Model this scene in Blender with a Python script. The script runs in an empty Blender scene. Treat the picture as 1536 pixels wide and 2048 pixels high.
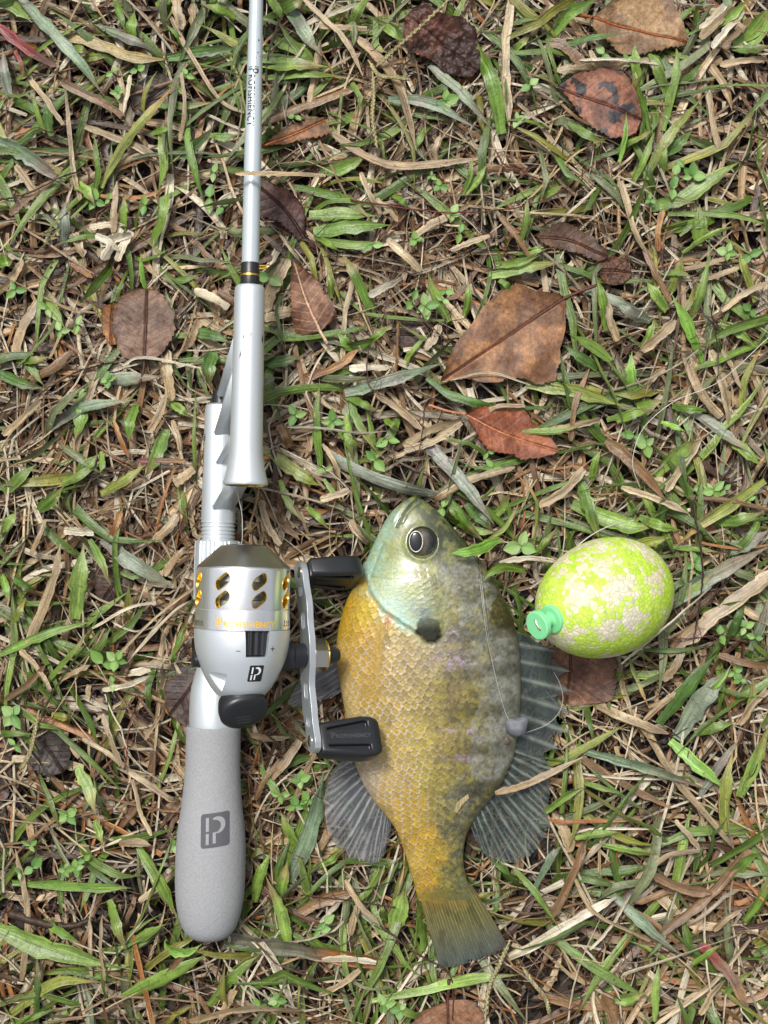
import bpy, bmesh, math, random
import numpy as np
from mathutils import Matrix, Vector

rad = math.radians
# ------------------------------------------------------------------ camera, sky, sun, exposure
SC = bpy.context.scene
COL = SC.collection
H = 550.0            # camera height above the soil, mm
S = 0.2              # mm per photo pixel on the soil
cam_d = bpy.data.cameras.new('camera')
cam = bpy.data.objects.new('camera', cam_d)
COL.objects.link(cam)
cam.location = (0, 0, H / 1000)
cam_d.sensor_fit = 'VERTICAL'
cam_d.angle = 2 * math.atan(1024 * S / H)
cam_d.clip_start = 0.01
cam_d.clip_end = 200
SC.camera = cam

SUN_EL, SUN_AZ = rad(62), rad(-25)     # azimuth from +Y towards +X
world = bpy.data.worlds.new('World')
SC.world = world
world.use_nodes = True
wn = world.node_tree.nodes
wl = world.node_tree.links
sky = wn.new('ShaderNodeTexSky')
sky.sky_type = 'NISHITA'
sky.sun_disc = False
sky.sun_elevation = SUN_EL
sky.sun_rotation = SUN_AZ
sky.dust_density = 6.0
sky.air_density = 1.0
sky.ozone_density = 1.0
hsv = wn.new('ShaderNodeHueSaturation')
hsv.inputs['Saturation'].default_value = 0.24
wl.new(sky.outputs[0], hsv.inputs['Color'])
wl.new(hsv.outputs[0], wn['Background'].inputs['Color'])
wn['Background'].inputs['Strength'].default_value = 0.062
sun_d = bpy.data.lights.new('sun', 'SUN')
sun_d.energy = 1.5
sun_d.angle = rad(12)
sun_d.color = (1.0, 0.97, 0.92)
sun = bpy.data.objects.new('sun', sun_d)
COL.objects.link(sun)
sv = Vector((math.sin(SUN_AZ) * math.cos(SUN_EL), math.cos(SUN_AZ) * math.cos(SUN_EL), math.sin(SUN_EL)))
sun.rotation_euler = sv.to_track_quat('Z', 'Y').to_euler()
SC.view_settings.view_transform = 'Standard'
SC.view_settings.look = 'None'
SC.view_settings.gamma = 1.0
SC.view_settings.use_curve_mapping = False
SC.view_settings.exposure = 1.14
SC.cycles.max_bounces = 6
SC.cycles.diffuse_bounces = 2
SC.cycles.glossy_bounces = 3
SC.cycles.transparent_max_bounces = 12

rng = np.random.default_rng(11)
random.seed(5)


# ------------------------------------------------------------------ helpers
def P(px, py, z=0.0):
    """photo pixel + height (mm) -> world point (mm)"""
    k = S * (1 - z / H)
    return np.array([(px - 768) * k, (1024 - py) * k, z])


def lin(r, g, b, k=1.0):
    c = np.array([r, g, b], float) / 255
    return np.where(c <= 0.04045, c / 12.92, ((c + 0.055) / 1.055) ** 2.4) * k


def smooth(x, a=0.0, b=1.0):
    t = np.clip((x - a) / (b - a), 0, 1)
    return t * t * (3 - 2 * t)


def _hash(i, j, seed):
    n = (i.astype(np.int64) * 374761393 + j.astype(np.int64) * 668265263 + seed * 1442695041) & 0x7fffffff
    n = ((n ^ (n >> 13)) * 1274126177) & 0x7fffffff
    return ((n ^ (n >> 16)) & 0xffff) / 65535.0


def vnoise(x, y, seed=0):
    x = np.asarray(x, float); y = np.asarray(y, float)
    i, j = np.floor(x), np.floor(y)
    fx, fy = x - i, y - j
    fx = fx * fx * (3 - 2 * fx); fy = fy * fy * (3 - 2 * fy)
    a = _hash(i, j, seed); b = _hash(i + 1, j, seed)
    c = _hash(i, j + 1, seed); d = _hash(i + 1, j + 1, seed)
    return (a * (1 - fx) + b * fx) * (1 - fy) + (c * (1 - fx) + d * fx) * fy


def fbm(x, y, seed=0, o=4):
    s, a, t = 0, 0.5, 0
    for k in range(o):
        s = s + a * vnoise(x * 2 ** k, y * 2 ** k, seed + k * 17); t += a; a *= 0.5
    return s / t


def catmull(pts, n):
    p = np.asarray(pts, float)
    if len(p) == 2:
        t = np.linspace(0, 1, n)[:, None]
        return p[0] * (1 - t) + p[1] * t
    q = np.vstack([2 * p[0] - p[1], p, 2 * p[-1] - p[-2]])
    seg = len(p) - 1
    t = np.linspace(0, seg - 1e-9, n)
    i = t.astype(int); f = (t - i)[:, None]
    a, b, c, d = q[i], q[i + 1], q[i + 2], q[i + 3]
    return 0.5 * (2 * b + (c - a) * f + (2 * a - 5 * b + 4 * c - d) * f ** 2 + (3 * b - a - 3 * c + d) * f ** 3)


def mesh_np(name, v, f, mat=None, col=None, uv=None, sharp=None, flat=False):
    """v (N,3) in mm, f: (M,4) / (M,3) array or list of lists; uv (N,2) and col (N,3|4) per vertex"""
    me = bpy.data.meshes.new(name)
    v = np.asarray(v, np.float64) * 0.001
    if isinstance(f, np.ndarray):
        k = f.shape[1]
        me.vertices.add(len(v)); me.vertices.foreach_set('co', v.astype(np.float32).ravel())
        me.loops.add(f.size); me.loops.foreach_set('vertex_index', f.astype(np.int32).ravel())
        me.polygons.add(len(f))
        me.polygons.foreach_set('loop_start', np.arange(0, f.size, k, dtype=np.int32))
        me.polygons.foreach_set('loop_total', np.full(len(f), k, np.int32))
        me.update(calc_edges=True)
    else:
        me.from_pydata([tuple(p) for p in v], [], f)
        me.update()
    n = len(me.loops)
    vi = np.empty(n, np.int32); me.loops.foreach_get('vertex_index', vi)
    if uv is not None:
        l = me.uv_layers.new(name='UVMap')
        l.data.foreach_set('uv', np.asarray(uv, np.float32)[vi].ravel())
    if col is not None:
        c = np.asarray(col, np.float32)
        if c.shape[1] == 3:
            c = np.hstack([c, np.ones((len(c), 1), np.float32)])
        a = me.color_attributes.new('Col', 'FLOAT_COLOR', 'POINT')
        a.data.foreach_set('color', c.ravel())
    if not flat:
        me.shade_smooth()
        if sharp:
            me.set_sharp_from_angle(angle=rad(sharp))
    if mat is not None:
        me.materials.append(mat)
    return me


def link(name, data, parent=None, label=None, cat=None, group=None, kind=None, mat=None):
    o = bpy.data.objects.new(name, data)
    COL.objects.link(o)
    if parent is not None:
        o.parent = parent
    if mat is not None and data is not None:
        data.materials.clear(); data.materials.append(mat)
    if label: o['label'] = label
    if cat: o['category'] = cat
    if group: o['group'] = group
    if kind: o['kind'] = kind
    return o


def lathe(prof, n=48, axis='y', cap=True, ribs=None):
    """prof: [(pos, radius)] -> verts, faces"""
    v, f = [], []
    m = len(prof)
    for k, (y, r) in enumerate(prof):
        for i in range(n):
            a = 2 * math.pi * i / n
            rr = r if ribs is None else r + ribs(a, y)
            c, s = rr * math.sin(a), rr * math.cos(a)
            v.append({'y': (c, y, s), 'x': (y, c, s), 'z': (c, s, y)}[axis])
    for k in range(m - 1):
        for i in range(n):
            j = (i + 1) % n
            q = [k * n + i, k * n + j, (k + 1) * n + j, (k + 1) * n + i]
            f.append(q)
    if cap:
        f.append(list(range(n)))
        f.append([(m - 1) * n + i for i in range(n - 1, -1, -1)])
    me = bpy.data.meshes.new('tmp'); me.from_pydata(v, [], f)
    bm = bmesh.new(); bm.from_mesh(me); bmesh.ops.recalc_face_normals(bm, faces=bm.faces[:])
    bm.to_mesh(me); bm.free()
    vv = np.empty(len(me.vertices) * 3); me.vertices.foreach_get('co', vv)
    ff = [list(p.vertices) for p in me.polygons]
    bpy.data.meshes.remove(me)
    return vv.reshape(-1, 3), ff


def join(*parts):
    v, f, o = [], [], 0
    for a, b in parts:
        v.append(np.asarray(a, float)); f += [[i + o for i in q] for q in b]; o += len(a)
    return np.vstack(v), f


def prism(poly, h0, h1):
    """poly (n,2) extruded in z from h0 to h1"""
    n = len(poly)
    v = [(x, y, h0) for x, y in poly] + [(x, y, h1) for x, y in poly]
    f = [list(range(n))[::-1], list(range(n, 2 * n))] + [[i, (i + 1) % n, n + (i + 1) % n, n + i] for i in range(n)]
    return np.array(v, float), f


def boxv(x0, x1, y0, y1, z0, z1):
    return prism([(x0, y0), (x1, y0), (x1, y1), (x0, y1)], z0, z1)


def rot(v, ax, deg):
    return np.asarray(v) @ np.array(Matrix.Rotation(rad(deg), 3, ax)).T


def tube(pts, r, n=6, taper=None):
    """round tube along pts (k,3)"""
    p = np.asarray(pts, float); k = len(p)
    t = np.gradient(p, axis=0); t /= np.linalg.norm(t, axis=1)[:, None] + 1e-12
    ref = np.where(np.abs(t[:, 2:3]) > 0.9, np.array([[1., 0, 0]]), np.array([[0, 0, 1.]]))
    a = np.cross(t, ref); a /= np.linalg.norm(a, axis=1)[:, None] + 1e-12
    b = np.cross(a, t)
    rr = np.full(k, r) if taper is None else r * np.asarray(taper)
    ang = np.arange(n) * 2 * math.pi / n
    v = p[:, None] + rr[:, None, None] * (np.cos(ang)[None, :, None] * a[:, None] + np.sin(ang)[None, :, None] * b[:, None])
    i = np.arange(k - 1)[:, None] * n; j = np.arange(n)[None]
    f = np.stack([i + j, i + (j + 1) % n, i + n + (j + 1) % n, i + n + j], -1).reshape(-1, 4)
    faces = f.tolist() + [list(range(n))[::-1], [(k - 1) * n + q for q in range(n)]]
    return v.reshape(-1, 3), faces


def boolean_cut(v, f, cutters):
    """difference of a closed mesh and closed cutters -> bpy mesh (verts in m)"""
    a = bpy.data.objects.new('tmp_a', mesh_np('tmp_a', v, f, flat=True)); COL.objects.link(a)
    cs = []
    for cv, cf in cutters:
        c = bpy.data.objects.new('tmp_c', mesh_np('tmp_c', cv, cf, flat=True)); COL.objects.link(c)
        bm = bmesh.new(); bm.from_mesh(c.data); bmesh.ops.recalc_face_normals(bm, faces=bm.faces[:]); bm.to_mesh(c.data); bm.free()
        m = a.modifiers.new('b', 'BOOLEAN'); m.operation = 'DIFFERENCE'; m.solver = 'EXACT'; m.object = c
        cs.append(c)
    dg = bpy.context.evaluated_depsgraph_get(); dg.update()
    me = bpy.data.meshes.new_from_object(a.evaluated_get(dg))
    for o in [a] + cs:
        d = o.data; bpy.data.objects.remove(o); bpy.data.meshes.remove(d)
    me.shade_smooth(); me.set_sharp_from_angle(angle=rad(30))
    return me


_text_cache = {}


def text_mesh(body, size, spacing=1.0, bold=0.0):
    """flat text -> verts (mm, baseline left at 0,0), faces, width"""
    cu = bpy.data.curves.new('t', 'FONT'); cu.body = body; cu.size = size
    cu.space_character = spacing; cu.offset = bold; cu.resolution_u = 3
    o = bpy.data.objects.new('t', cu); COL.objects.link(o)
    dg = bpy.context.evaluated_depsgraph_get(); dg.update()
    me = bpy.data.meshes.new_from_object(o.evaluated_get(dg))
    bm = bmesh.new(); bm.from_mesh(me); bmesh.ops.triangulate(bm, faces=bm.faces[:]); bm.to_mesh(me); bm.free()
    v = np.empty(len(me.vertices) * 3); me.vertices.foreach_get('co', v); v = v.reshape(-1, 3)
    f = [list(p.vertices) for p in me.polygons]
    bpy.data.objects.remove(o); bpy.data.curves.remove(cu); bpy.data.meshes.remove(me)
    return v, f, v[:, 0].max()


def brand_flat(size, bold=.022):
    """large P with a bar before it, then the small capitals"""
    v1, f1, w1 = text_mesh('P', size * 1.5, 1.0, size * .012)
    bar, bf = np.array([(0, 0, 0), (size * .1, 0, 0), (size * .1, size * 1.05, 0), (0, size * 1.05, 0)], float), [[0, 1, 2, 3]]
    v1 = v1 + np.array([size * .16, 0, 0])
    v2, f2, w2 = text_mesh('ROFISHIENCY', size, 1.08 + bold, size * bold)
    v2 = v2 + np.array([size * .2 + w1 + size * .05, 0, 0])
    v, f = join((bar, bf), (v1, f1), (v2, f2))
    return v, f, v[:, 0].max()


# ------------------------------------------------------------------ materials
def new_mat(name):
    m = bpy.data.materials.new(name); m.use_nodes = True
    nt = m.node_tree
    return m, nt, nt.nodes, nt.links, nt.nodes['Principled BSDF']


def simple(name, color, rough=0.5, metal=0.0, bump=0.0, bscale=800.0, var=0.0, coat=0.0, spec=0.5):
    m, nt, n, l, b = new_mat(name)
    b.inputs['Base Color'].default_value = (*color, 1)
    b.inputs['Roughness'].default_value = rough
    b.inputs['Metallic'].default_value = metal
    b.inputs['Coat Weight'].default_value = coat
    b.inputs['Coat Roughness'].default_value = 0.12
    b.inputs['Specular IOR Level'].default_value = spec
    if bump or var:
        tc = n.new('ShaderNodeTexCoord')
        no = n.new('ShaderNodeTexNoise'); no.inputs['Scale'].default_value = bscale; no.inputs['Detail'].default_value = 4
        l.new(tc.outputs['Object'], no.inputs['Vector'])
        if bump:
            bp = n.new('ShaderNodeBump'); bp.inputs['Strength'].default_value = bump; bp.inputs['Distance'].default_value = 0.0003
            l.new(no.outputs['Fac'], bp.inputs['Height']); l.new(bp.outputs[0], b.inputs['Normal'])
        if var:
            mx = n.new('ShaderNodeMix'); mx.data_type = 'RGBA'
            mx.inputs['A'].default_value = (*[c * (1 - var) for c in color], 1)
            mx.inputs['B'].default_value = (*[min(1, c * (1 + var)) for c in color], 1)
            l.new(no.outputs['Fac'], mx.inputs['Factor']); l.new(mx.outputs['Result'], b.inputs['Base Color'])
            mr = n.new('ShaderNodeMapRange'); mr.inputs['To Min'].default_value = rough * .8; mr.inputs['To Max'].default_value = min(1, rough * 1.25)
            l.new(no.outputs['Fac'], mr.inputs['Value']); l.new(mr.outputs[0], b.inputs['Roughness'])
    return m


def blade_material():
    m, nt, n, l, b = new_mat('plant_fibre')
    at = n.new('ShaderNodeAttribute'); at.attribute_name = 'Col'
    uv = n.new('ShaderNodeUVMap')

    def noise(sx, sy, det, rough=.55):
        mp = n.new('ShaderNodeMapping'); mp.inputs['Scale'].default_value = (sx, sy, 1)
        l.new(uv.outputs[0], mp.inputs['Vector'])
        t = n.new('ShaderNodeTexNoise'); t.inputs['Scale'].default_value = 1.0; t.inputs['Detail'].default_value = det; t.inputs['Roughness'].default_value = rough
        l.new(mp.outputs[0], t.inputs['Vector'])
        return t.outputs['Fac']

    def rng_(x, f0, f1, t0, t1):
        r = n.new('ShaderNodeMapRange')
        for k, q in zip(('From Min', 'From Max', 'To Min', 'To Max'), (f0, f1, t0, t1)): r.inputs[k].default_value = q
        l.new(x, r.inputs['Value']); return r.outputs[0]

    def mix(fac, A, B, mode='MIX'):
        q = n.new('ShaderNodeMix'); q.data_type = 'RGBA'; q.blend_type = mode
        for sock, v in (('Factor', fac), ('A', A), ('B', B)):
            if isinstance(v, (float, int, tuple)): q.inputs[sock].default_value = v
            else: l.new(v, q.inputs[sock])
        return q.outputs['Result']
    st = noise(5.5, .035, 3)
    br = noise(1.1, .13, 4)
    bl = noise(2.0, .42, 5, .65)
    sp = noise(7.0, 1.3, 3, .6)
    c = mix(1.0, at.outputs['Color'], rng_(st, .28, .72, .42, 1.5), 'MULTIPLY')
    c = mix(1.0, c, rng_(br, .3, .7, .62, 1.34), 'MULTIPLY')
    c = mix(rng_(bl, .58, .67, 0, .66), c, (.060, .036, .018, 1))
    c = mix(rng_(sp, .64, .70, 0, .55), c, (.035, .024, .014, 1))
    c = mix(1.0, c, rng_(sp, .30, .42, 1.5, 1.0), 'MULTIPLY')
    l.new(c, b.inputs['Base Color'])
    b.inputs['Roughness'].default_value = .33
    b.inputs['Specular IOR Level'].default_value = .55
    bp = n.new('ShaderNodeBump'); bp.inputs['Strength'].default_value = .9; bp.inputs['Distance'].default_value = .0004
    hs = n.new('ShaderNodeMath'); hs.operation = 'ADD'; l.new(st, hs.inputs[0]); l.new(bl, hs.inputs[1])
    l.new(hs.outputs[0], bp.inputs['Height']); l.new(bp.outputs[0], b.inputs['Normal'])
    tr = n.new('ShaderNodeBsdfTranslucent'); l.new(c, tr.inputs['Color'])
    ms = n.new('ShaderNodeMixShader'); ms.inputs[0].default_value = .09
    l.new(b.outputs[0], ms.inputs[1]); l.new(tr.outputs[0], ms.inputs[2])
    l.new(ms.outputs[0], n['Material Output'].inputs['Surface'])
    return m


def attr_material(name, rough=.45, spec=.4, nscale=900, bump=.35, var=.25, coat=0.0, coat_rough=.15, alpha=False, gloss=False):
    m, nt, n, l, b = new_mat(name)
    at = n.new('ShaderNodeAttribute'); at.attribute_name = 'Col'
    tc = n.new('ShaderNodeTexCoord')
    no = n.new('ShaderNodeTexNoise'); no.inputs['Scale'].default_value = nscale; no.inputs['Detail'].default_value = 5
    l.new(tc.outputs['Object'], no.inputs['Vector'])
    mr = n.new('ShaderNodeMapRange'); mr.inputs['From Min'].default_value = .25; mr.inputs['From Max'].default_value = .75
    mr.inputs['To Min'].default_value = 1 - var; mr.inputs['To Max'].default_value = 1 + var
    l.new(no.outputs['Fac'], mr.inputs['Value'])
    mul = n.new('ShaderNodeMix'); mul.data_type = 'RGBA'; mul.blend_type = 'MULTIPLY'; mul.inputs['Factor'].default_value = 1
    l.new(at.outputs['Color'], mul.inputs['A']); l.new(mr.outputs[0], mul.inputs['B'])
    n2 = n.new('ShaderNodeTexNoise'); n2.inputs['Scale'].default_value = nscale * 2.6; n2.inputs['Detail'].default_value = 3; n2.inputs['Roughness'].default_value = .7
    l.new(tc.outputs['Object'], n2.inputs['Vector'])
    m2 = n.new('ShaderNodeMapRange'); m2.inputs['From Min'].default_value = .3; m2.inputs['From Max'].default_value = .7
    m2.inputs['To Min'].default_value = 1 - var; m2.inputs['To Max'].default_value = 1 + var
    l.new(n2.outputs['Fac'], m2.inputs['Value'])
    mul2 = n.new('ShaderNodeMix'); mul2.data_type = 'RGBA'; mul2.blend_type = 'MULTIPLY'; mul2.inputs['Factor'].default_value = 1
    l.new(mul.outputs['Result'], mul2.inputs['A']); l.new(m2.outputs[0], mul2.inputs['B'])
    l.new(mul2.outputs['Result'], b.inputs['Base Color'])
    b.inputs['Roughness'].default_value = rough; b.inputs['Specular IOR Level'].default_value = spec
    b.inputs['Coat Weight'].default_value = coat; b.inputs['Coat Roughness'].default_value = coat_rough
    bp = n.new('ShaderNodeBump'); bp.inputs['Strength'].default_value = bump; bp.inputs['Distance'].default_value = .0003
    l.new(no.outputs['Fac'], bp.inputs['Height']); l.new(bp.outputs[0], b.inputs['Normal'])
    if alpha:
        l.new(at.outputs['Alpha'], b.inputs['Alpha'])
    if gloss:
        for sock, k in (('Coat Weight', coat), ('Specular IOR Level', spec)):
            q = n.new('ShaderNodeMath'); q.operation = 'MULTIPLY'; q.inputs[1].default_value = k
            l.new(at.outputs['Alpha'], q.inputs[0]); l.new(q.outputs[0], b.inputs[sock])
    return m


def float_material():
    m, nt, n, l, b = new_mat('bead_foam')
    tc = n.new('ShaderNodeTexCoord')
    vo = n.new('ShaderNodeTexVoronoi'); vo.feature = 'DISTANCE_TO_EDGE'; vo.inputs['Scale'].default_value = 560
    vc = n.new('ShaderNodeTexVoronoi'); vc.feature = 'F1'; vc.inputs['Scale'].default_value = 560
    l.new(tc.outputs['Object'], vo.inputs['Vector']); l.new(tc.outputs['Object'], vc.inputs['Vector'])
    # worn patches follow whole beads: noise looked up at each bead's centre
    no = n.new('ShaderNodeTexNoise'); no.inputs['Scale'].default_value = 88; no.inputs['Detail'].default_value = 5; no.inputs['Roughness'].default_value = .78
    l.new(vc.outputs['Position'], no.inputs['Vector'])
    r = n.new('ShaderNodeMapRange'); r.inputs['From Min'].default_value = .497; r.inputs['From Max'].default_value = .532
    l.new(no.outputs['Fac'], r.inputs['Value'])
    n2 = n.new('ShaderNodeTexNoise'); n2.inputs['Scale'].default_value = 40; n2.inputs['Detail'].default_value = 2
    l.new(tc.outputs['Object'], n2.inputs['Vector'])
    yl = n.new('ShaderNodeMix'); yl.data_type = 'RGBA'
    yl.inputs['A'].default_value = (.38, .62, .015, 1); yl.inputs['B'].default_value = (.58, .72, .16, 1)
    l.new(n2.outputs['Fac'], yl.inputs['Factor'])
    wh = n.new('ShaderNodeMix'); wh.data_type = 'RGBA'
    wh.inputs['A'].default_value = (.62, .51, .30, 1); wh.inputs['B'].default_value = (.68, .66, .58, 1)
    l.new(n2.outputs['Fac'], wh.inputs['Factor'])
    mx = n.new('ShaderNodeMix'); mx.data_type = 'RGBA'
    l.new(r.outputs[0], mx.inputs['Factor']); l.new(yl.outputs['Result'], mx.inputs['A']); l.new(wh.outputs['Result'], mx.inputs['B'])
    bead = n.new('ShaderNodeMix'); bead.data_type = 'RGBA'; bead.blend_type = 'MULTIPLY'
    rb = n.new('ShaderNodeMapRange'); rb.inputs['To Min'].default_value = .8; rb.inputs['To Max'].default_value = 1.12
    l.new(vc.outputs['Color'], rb.inputs['Value']); bead.inputs['Factor'].default_value = 1
    l.new(mx.outputs['Result'], bead.inputs['A']); l.new(rb.outputs[0], bead.inputs['B'])
    ed = n.new('ShaderNodeMapRange'); ed.inputs['From Min'].default_value = .02; ed.inputs['From Max'].default_value = .12
    ed.inputs['To Min'].default_value = .42; ed.inputs['To Max'].default_value = 0
    l.new(vo.outputs['Distance'], ed.inputs['Value'])
    em = n.new('ShaderNodeMix'); em.data_type = 'RGBA'
    l.new(ed.outputs[0], em.inputs['Factor']); l.new(bead.outputs['Result'], em.inputs['A']); em.inputs['B'].default_value = (.20, .26, .02, 1)
    l.new(em.outputs['Result'], b.inputs['Base Color'])
    b.inputs['Roughness'].default_value = .62; b.inputs['Specular IOR Level'].default_value = .3
    bp = n.new('ShaderNodeBump'); bp.inputs['Strength'].default_value = .55; bp.inputs['Distance'].default_value = .0005
    l.new(vo.outputs['Distance'], bp.inputs['Height']); l.new(bp.outputs[0], b.inputs['Normal'])
    return m


def soil_material():
    m, nt, n, l, b = new_mat('soil')
    ge = n.new('ShaderNodeNewGeometry')
    no = n.new('ShaderNodeTexNoise'); no.inputs['Scale'].default_value = 120; no.inputs['Detail'].default_value = 8
    l.new(ge.outputs['Position'], no.inputs['Vector'])
    cr = n.new('ShaderNodeValToRGB')
    cr.color_ramp.elements[0].position = .3; cr.color_ramp.elements[0].color = (.010, .008, .006, 1)
    cr.color_ramp.elements[1].position = .72; cr.color_ramp.elements[1].color = (.055, .040, .027, 1)
    l.new(no.outputs['Fac'], cr.inputs['Fac'])
    # turf far beyond the thatch that is built blade by blade
    ln = n.new('ShaderNodeVectorMath'); ln.operation = 'LENGTH'; l.new(ge.outputs['Position'], ln.inputs[0])
    mr = n.new('ShaderNodeMapRange'); mr.inputs['From Min'].default_value = .66; mr.inputs['From Max'].default_value = .9
    l.new(ln.outputs['Value'], mr.inputs['Value'])
    n2 = n.new('ShaderNodeTexNoise'); n2.inputs['Scale'].default_value = 35; n2.inputs['Detail'].default_value = 10; n2.inputs['Roughness'].default_value = .8
    l.new(ge.outputs['Position'], n2.inputs['Vector'])
    c2 = n.new('ShaderNodeValToRGB')
    c2.color_ramp.elements[0].position = .38; c2.color_ramp.elements[0].color = (.03, .055, .012, 1)
    c2.color_ramp.elements[1].position = .62; c2.color_ramp.elements[1].color = (.20, .15, .085, 1)
    l.new(n2.outputs['Fac'], c2.inputs['Fac'])
    mx = n.new('ShaderNodeMix'); mx.data_type = 'RGBA'
    l.new(mr.outputs[0], mx.inputs['Factor']); l.new(cr.outputs[0], mx.inputs['A']); l.new(c2.outputs[0], mx.inputs['B'])
    l.new(mx.outputs['Result'], b.inputs['Base Color'])
    b.inputs['Roughness'].default_value = .8
    bp = n.new('ShaderNodeBump'); bp.inputs['Strength'].default_value = .8; bp.inputs['Distance'].default_value = .002
    l.new(no.outputs['Fac'], bp.inputs['Height']); l.new(bp.outputs[0], b.inputs['Normal'])
    return m


M_BLADE = blade_material()
M_LEAF = attr_material('dead_leaf_tissue', rough=.52, spec=.32, nscale=480, bump=.9, var=.36)
M_SPROUT = attr_material('seedling_leaf_tissue', rough=.4, spec=.5, nscale=500, bump=.3, var=.2)
M_FISH = attr_material('wet_fish_skin', rough=.36, spec=.4, nscale=900, bump=.55, var=.2, coat=.75, coat_rough=.07, gloss=True)
M_FIN = attr_material('fin_membrane', rough=.32, spec=.5, nscale=900, bump=.15, var=.14, coat=.4, coat_rough=.2, alpha=True)
M_SILVER = simple('silver_paint', (.64, .685, .72), .40, .62, bump=.12, bscale=2600, var=.05, coat=.25)
M_BLANK = simple('grey_blank_lacquer', (.46, .52, .55), .26, .25, coat=.5)
M_ALU = simple('turned_aluminium', (.84, .86, .88), .22, .88, bump=.04, bscale=1500, var=.03)
M_CONE = simple('shaded_aluminium', (.52, .52, .50), .30, 1.0, bump=.06, bscale=1500, var=.06)  # same metal as the cover, darkened to imitate a dark reflection
M_ARM = simple('anodised_arm', (.58, .62, .64), .33, .8, bump=.05, bscale=1500, var=.04)
M_BLACK = simple('black_plastic', (.012, .013, .016), .36, 0, bump=.1, bscale=2200, var=.15)
M_INK = simple('black_print', (.012, .012, .013), .5)
M_GREYINK = simple('grey_print', (.055, .055, .06), .45)
M_WHITEINK = simple('white_print', (.72, .74, .75), .5)
M_GOLD = simple('gold_anodising', (.83, .56, .10), .25, 1.0)
M_GOLDINK = simple('gold_print', (.72, .42, .03), .4, .15)
M_NUT = simple('nickel_nut', (.70, .67, .60), .22, 1.0)
M_FOAM = simple('grip_foam', (.262, .268, .278), .85, 0, bump=.8, bscale=1300, var=.26, spec=.25)
M_FOAMDARK = simple('grip_foam_print', (.085, .085, .094), .8, 0, bump=.5, bscale=2400, var=.15, spec=.25)
M_PEG = simple('green_peg_plastic', (.20, .62, .29), .38, 0, spec=.5)
M_LEAD = simple('lead', (.12, .127, .145), .62, .15, bump=1.0, bscale=420, var=.3)
M_NYLON = simple('nylon', (.50, .50, .47), .25)
M_FLOAT = float_material()
M_SOIL = soil_material()
M_PUPIL = simple('pupil', (.006, .007, .010), .08, coat=1.0)
M_EYERING = simple('eye_ring', (.60, .57, .48), .3, .2)

# ------------------------------------------------------------------ ground
cx = np.concatenate([[-30000, -8000, -2500, -1200, -800], np.linspace(-560, 560, 220), [800, 1200, 2500, 8000, 30000]])
gx, gy = np.meshgrid(cx, cx, indexing='ij')
gz = (fbm(gx / 22 + 90, gy / 22 + 90, 3) - .6) * 7 * (np.hypot(gx, gy) < 800) - 1.0
N = len(cx)
ii = (np.arange(N - 1)[:, None] * N + np.arange(N - 1)[None]).ravel()
link('ground', mesh_np('ground', np.stack([gx, gy, gz], -1).reshape(-1, 3), np.stack([ii, ii + N, ii + N + 1, ii + 1], -1), M_SOIL), kind='structure')

# ------------------------------------------------------------------ height cap: nothing of the thatch may stand inside what lies on it
CX0, CY0, CW, CH = -200, -260, 401, 521
CAPX, CAPY = np.meshgrid(np.arange(CW) + CX0, np.arange(CH) + CY0, indexing='ij')
CAP = np.full((CW, CH), 60.0)


def in_poly(px, py, poly):
    poly = np.asarray(poly, float); ins = np.zeros(px.shape, bool)
    j = len(poly) - 1
    for i in range(len(poly)):
        xi, yi, xj, yj = *poly[i], *poly[j]
        c = ((yi > py) != (yj > py)) & (px < (xj - xi) * (py - yi) / (yj - yi + 1e-12) + xi)
        ins ^= c; j = i
    return ins


def cap_poly(px_poly, z, zp=None):
    w = np.array([P(x, y, z if zp is None else zp)[:2] for x, y in px_poly])
    m = in_poly(CAPX, CAPY, w)
    CAP[m] = np.minimum(CAP[m], z)


def cap_at(x, y):
    i = np.clip(np.round(x - CX0).astype(int), 0, CW - 1); j = np.clip(np.round(y - CY0).astype(int), 0, CH - 1)
    inside = (np.abs(x) < 199) & (np.abs(y) < 259)
    return np.where(inside, CAP[i, j], 60.0)


FISH_PAIRS = [(818, 996, 827, 994), (801, 1007, 846, 1001), (783, 1024, 869, 1017), (765, 1051, 896, 1043), (748, 1086, 927, 1079), (732, 1122, 957, 1115),
              (713, 1160, 985, 1157), (694, 1199, 1007, 1195), (681, 1240, 1024, 1235), (673, 1285, 1036, 1275), (674, 1330, 1041, 1320),
              (681, 1375, 1042, 1365), (689, 1420, 1041, 1410), (697, 1470, 1037, 1460), (708, 1520, 1028, 1510), (724, 1562, 1012, 1550),
              (748, 1602, 990, 1588), (775, 1635, 962, 1622), (794, 1664, 941, 1652), (808, 1701, 929, 1688), (820, 1740, 927, 1727),
              (830, 1775, 936, 1766), (838, 1802, 950, 1797)]
FISH_HALF = [1.2, 3.0, 4.8, 6.6, 8.2, 9.4, 10.4, 11.3, 11.9, 12.2, 12.2, 12.0, 11.5, 10.8, 10.0, 9.0, 8.0, 7.0, 6.1, 5.2, 4.2, 2.9, .7]
FISH_MID = [15] * 6 + [16] * 10 + [15.5, 15, 14.5, 14, 13.5, 13, 12.5]

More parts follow.
